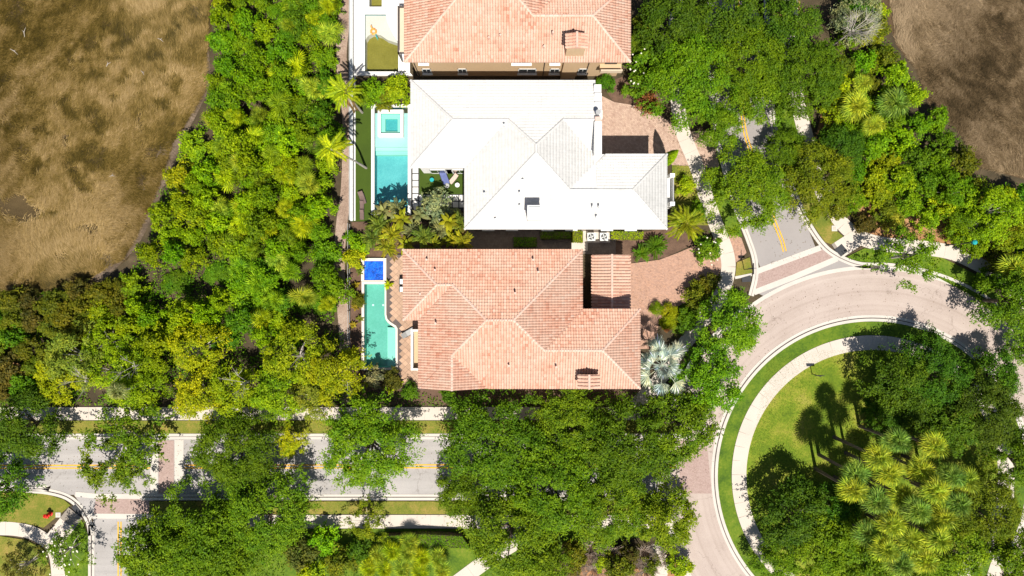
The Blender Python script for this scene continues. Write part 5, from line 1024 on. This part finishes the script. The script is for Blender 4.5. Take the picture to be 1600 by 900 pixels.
undergrowth(BELT, 38, 'green', 'leafy undergrowth beneath the western shrub belt', 1, 1.2); undergrowth([(-40, 470), (200, 440), (540, 520), (556, 632), (-40, 632)], 42, 'green', 'undergrowth beneath the southern trees', 2, .8)
undergrowth(ET, 20, 'deep', 'undergrowth beneath the eastern thicket', 3, .7); undergrowth([(1300, 290), (1640, 290), (1640, 470), (1560, 430), (1480, 385), (1400, 375), (1340, 355)], 12, 'olive', 'sparse undergrowth on the brown litter by the eastern walk', 4, .5); undergrowth([(235, 840), (700, 858), (700, 940), (235, 940)], 22, 'deep', 'undergrowth along the bottom edge', 5, .7)
undergrowth([(1320, 650), (1520, 690), (1480, 900), (1330, 860)], 16, 'olive', 'undergrowth beneath the island palms', 6, .6); undergrowth([(1110, 80), (1226, 80), (1214, -40), (1100, -40)], 0.5, 'deep', 'fallen leaves on the north road verge', 7, .02); undergrowth([(1320, 405), (1350, 392), (1470, 404), (1600, 505), (1575, 505), (1470, 436)], 25, 'green', 'ground cover between the eastern walk and ring kerb', 8, .3)
undergrowth([(1086, 430), (1128, 436), (1110, 480), (1052, 540), (1046, 520), (1062, 476)], 40, 'olive', 'dark ground cover beside the pink driveway', 9, .45, .16, .09)
undergrowth([(560, 612), (1000, 612), (990, 634), (540, 634)], 30, 'deep', 'ground cover in the shade below the clay house', 10, .4); undergrowth([(1050, 258), (1084, 260), (1100, 320), (1112, 352), (1046, 352)], 34, 'yg', 'low garden planting in front of the white house', 12, .5, .18, .09)
def reeds(region, dens, mat, label, seed, holes, ang0, mask=.34):
    r = np.random.default_rng(seed); X, Y = scatter(region, dens, r); k = (vnoise(X, Y, .22, seed)*.6+vnoise(X, Y, .6, seed+1)*.4)+r.normal(0, .05, len(X)) > mask
    for px, py, q in holes:
        hx, hy = G(px, py); d = np.hypot(X-hx, Y-hy)+(vnoise(X, Y, .9, 5)-.5)*1.8+r.normal(0, .18, len(X)); k &= (d > q/PPM*.7) | (r.random(len(X)) < .35)
    X, Y = X[k], Y[k]; n = len(X); a = ang0+(vnoise(X, Y, .10, seed+7)-.5)*4.5+r.normal(0, .45, n); L = r.uniform(.35, .95, n); ln = r.uniform(.12, .55, n); dx, dy = np.cos(a), np.sin(a); w = r.uniform(.014, .035, n); z0 = .0
    ca, sa = math.cos(ang0), math.sin(ang0); XX, YY_ = X*ca+Y*sa, -X*sa+Y*ca
    wx = (vnoise(X, Y, .35, seed+11)-.5)*5; wy = (vnoise(X, Y, .35, seed+12)-.5)*5
    tone = (vnoise(X+wx, Y+wy, .13, seed+2)*.40+vnoise(XX*.5+wy, YY_+wx, .38, seed+3)*.30+vnoise(XX*.45, YY_, 1.3, seed+4)*.28+vnoise(XX*.5, YY_, 3.1, seed+6)*.22)
    tone = np.clip((tone-.60)*1.75+.62, 0, 1)
    for px, py, q in holes: hx, hy = G(px, py); tone *= 1-.80*np.clip(1.5-(np.hypot(X-hx+wx*.35, (Y-hy)+wy*.35)+(vnoise(X, Y, 1.7, 5)-.5)*1.5)/(q/PPM), 0, 1)*(.6+.8*vnoise(XX*.5, YY_, 2.1, 8))
    L *= .55+.55*tone
    A = np.stack([X-dy*w, Y+dx*w, 0*X+z0], 1); B = np.stack([X+dy*w, Y-dx*w, 0*X+z0], 1); T = np.stack([X+dx*L, Y+dy*L, L*ln+.04], 1); V = np.stack([A, B, T], 1).reshape(-1, 3); me = npmesh('marsh_grass', V, np.arange(3*n).reshape(-1, 3)); me.attributes.new('tone', 'FLOAT', 'POINT').data.foreach_set('value', np.repeat(tone, 3).astype(np.float32)); me.materials.append(mat); tag(mobj('marsh_grass', me), label, 'marsh grass', kind='stuff')
reeds([(-30, -30), (330, -30), (318, 140), (288, 195), (268, 225), (246, 290), (222, 345), (190, 405), (145, 434), (60, 462), (-30, 468)], 400, M['reed'], 'dry golden brown marsh grass filling the left side', 1, [(135, 72, 24), (108, 92, 14), (140, 115, 12), (172, 45, 14), (95, 160, 14), (115, 185, 12), (145, 190, 14), (150, 250, 26), (120, 262, 16), (180, 85, 9), (270, 45, 7), (20, 14, 24), (30, 40, 12), (60, 60, 10), (262, 62, 14), (240, 95, 12), (262, 120, 12), (300, 25, 14), (200, 125, 9), (60, 200, 10), (12, 190, 12), (80, 330, 8), (120, 290, 14), (30, 240, 14), (250, 175, 10), (175, 160, 8), (60, 265, 8), (10, 120, 8), (190, 60, 10), (112, 10, 9), ], .7, .24)
reeds([(1384, -30), (1640, -30), (1640, 290), (1600, 278), (1535, 262), (1500, 205), (1452, 160), (1436, 110), (1400, 66)], 360, M['reed_brown'], 'short brown marsh grass in the upper right corner', 9, [(1570, 60, 18), (1590, 110, 14), (1555, 40, 14)], 2.4, .22)
def turf_blades(pts, dens, label, seed, z=.1, Lm=.10):
    r = np.random.default_rng(seed); X, Y = scatter(pts, dens, r); n = len(X); a = r.uniform(0, 6.28, n); L = r.uniform(.5, 1.3, n)*Lm; w = L*.16; dx, dy = np.cos(a), np.sin(a)
    V = np.stack([np.stack([X-dy*w, Y+dx*w, 0*X+z-.02], 1), np.stack([X+dy*w, Y-dx*w, 0*X+z-.02], 1), np.stack([X+dx*L, Y+dy*L, 0*X+z+L*.6], 1)], 1).reshape(-1, 3); me = npmesh('grass', V, np.arange(3*n).reshape(-1, 3)); me.materials.append(M['turfblade']); tag(mobj('grass', me), label, 'grass', kind='stuff')
turf_blades([(1200, 560), (1300, 545), (1420, 560), (1500, 620), (1400, 700), (1330, 790), (1180, 790), (1172, 700)], 220, 'short mown grass of the round island lawn', 3)
for k, (px, py, a, L) in enumerate(((253, 64, -.5, 1.1), (225, 115, -.9, .9), (25, 82, -.6, 1.6), (178, 276, .1, .9), (42, 52, 1.5, 1.6), (172, 102, .8, 1.0))):
    x, y = G(px, py); o = tag(MB().tube([(-L/3, 0, .3), (0, .06, .38), (L/3, -.03, .3)], [.02, .035, .012], 6).tube([(0, .06, .36), (.16, .26, .45)], [.022, .008], 5).build('driftwood', M['greywood'], loc=(x, y, 0), rot=(0, 0, a)), ['pale forked dead branch lying in the upper right of the golden marsh', 'grey dead branch beside a dark water patch in the golden marsh', 'long pale log near the left edge of the golden marsh', 'pale stick in the dark middle patch of the golden marsh', 'upright looking thin stick near the upper left of the golden marsh', 'bent dead stick right of the large dark patch in the golden marsh'][k], 'dead branch')

def fallen(region, dens, label, seed, z=.05, col='brown'):
    r = np.random.default_rng(seed); X, Y = scatter(region, dens, r); k = vnoise(X, Y, .25, seed) > .45; X, Y = X[k], Y[k]; C = np.stack([X, Y, z+r.random(len(X))*.01], 1)
    V, F = leaf_arrays(C, np.array((0, 0, 1))+r.normal(size=C.shape)*.2, .11, .06, r); me = npmesh('fallen_leaves', V, F); me.materials.append(M['leaf']); o = mobj('fallen_leaves', me); o.color = (.16, .10, .04, 1); tag(o, label, 'leaves', kind='stuff')
fallen([(-20, 686), (1060, 686), (1060, 773), (-20, 773)], 2.2, 'brown fallen leaves scattered over the main road', 1); fallen([(232, 804), (1060, 804), (1060, 825), (232, 825)], 2.0, 'brown fallen leaves on the lower sidewalk', 2, .14); fallen([(232, 782), (1046, 782), (1046, 803), (232, 803)], 7, 'brown fallen leaves on the lower grass verge', 3, .13)
fallen([(1125, 190), (1210, 190), (1290, 395), (1180, 430)], 2.5, 'brown fallen leaves on the north road', 4, .045); fallen([(1180, 470), (1380, 415), (1600, 540), (1600, 640), (1500, 510), (1360, 495), (1200, 560), (1110, 760), (1060, 720)], 1.6, 'brown fallen leaves on the ring road', 5); fallen([(940, 160), (1070, 200), (1080, 258), (940, 262)], 3, 'brown fallen leaves on the white house driveway', 6, .1); fallen([(984, 412), (1118, 390), (1110, 450), (1030, 500), (984, 540)], 4, 'brown fallen leaves on the pink driveway', 7, .11)
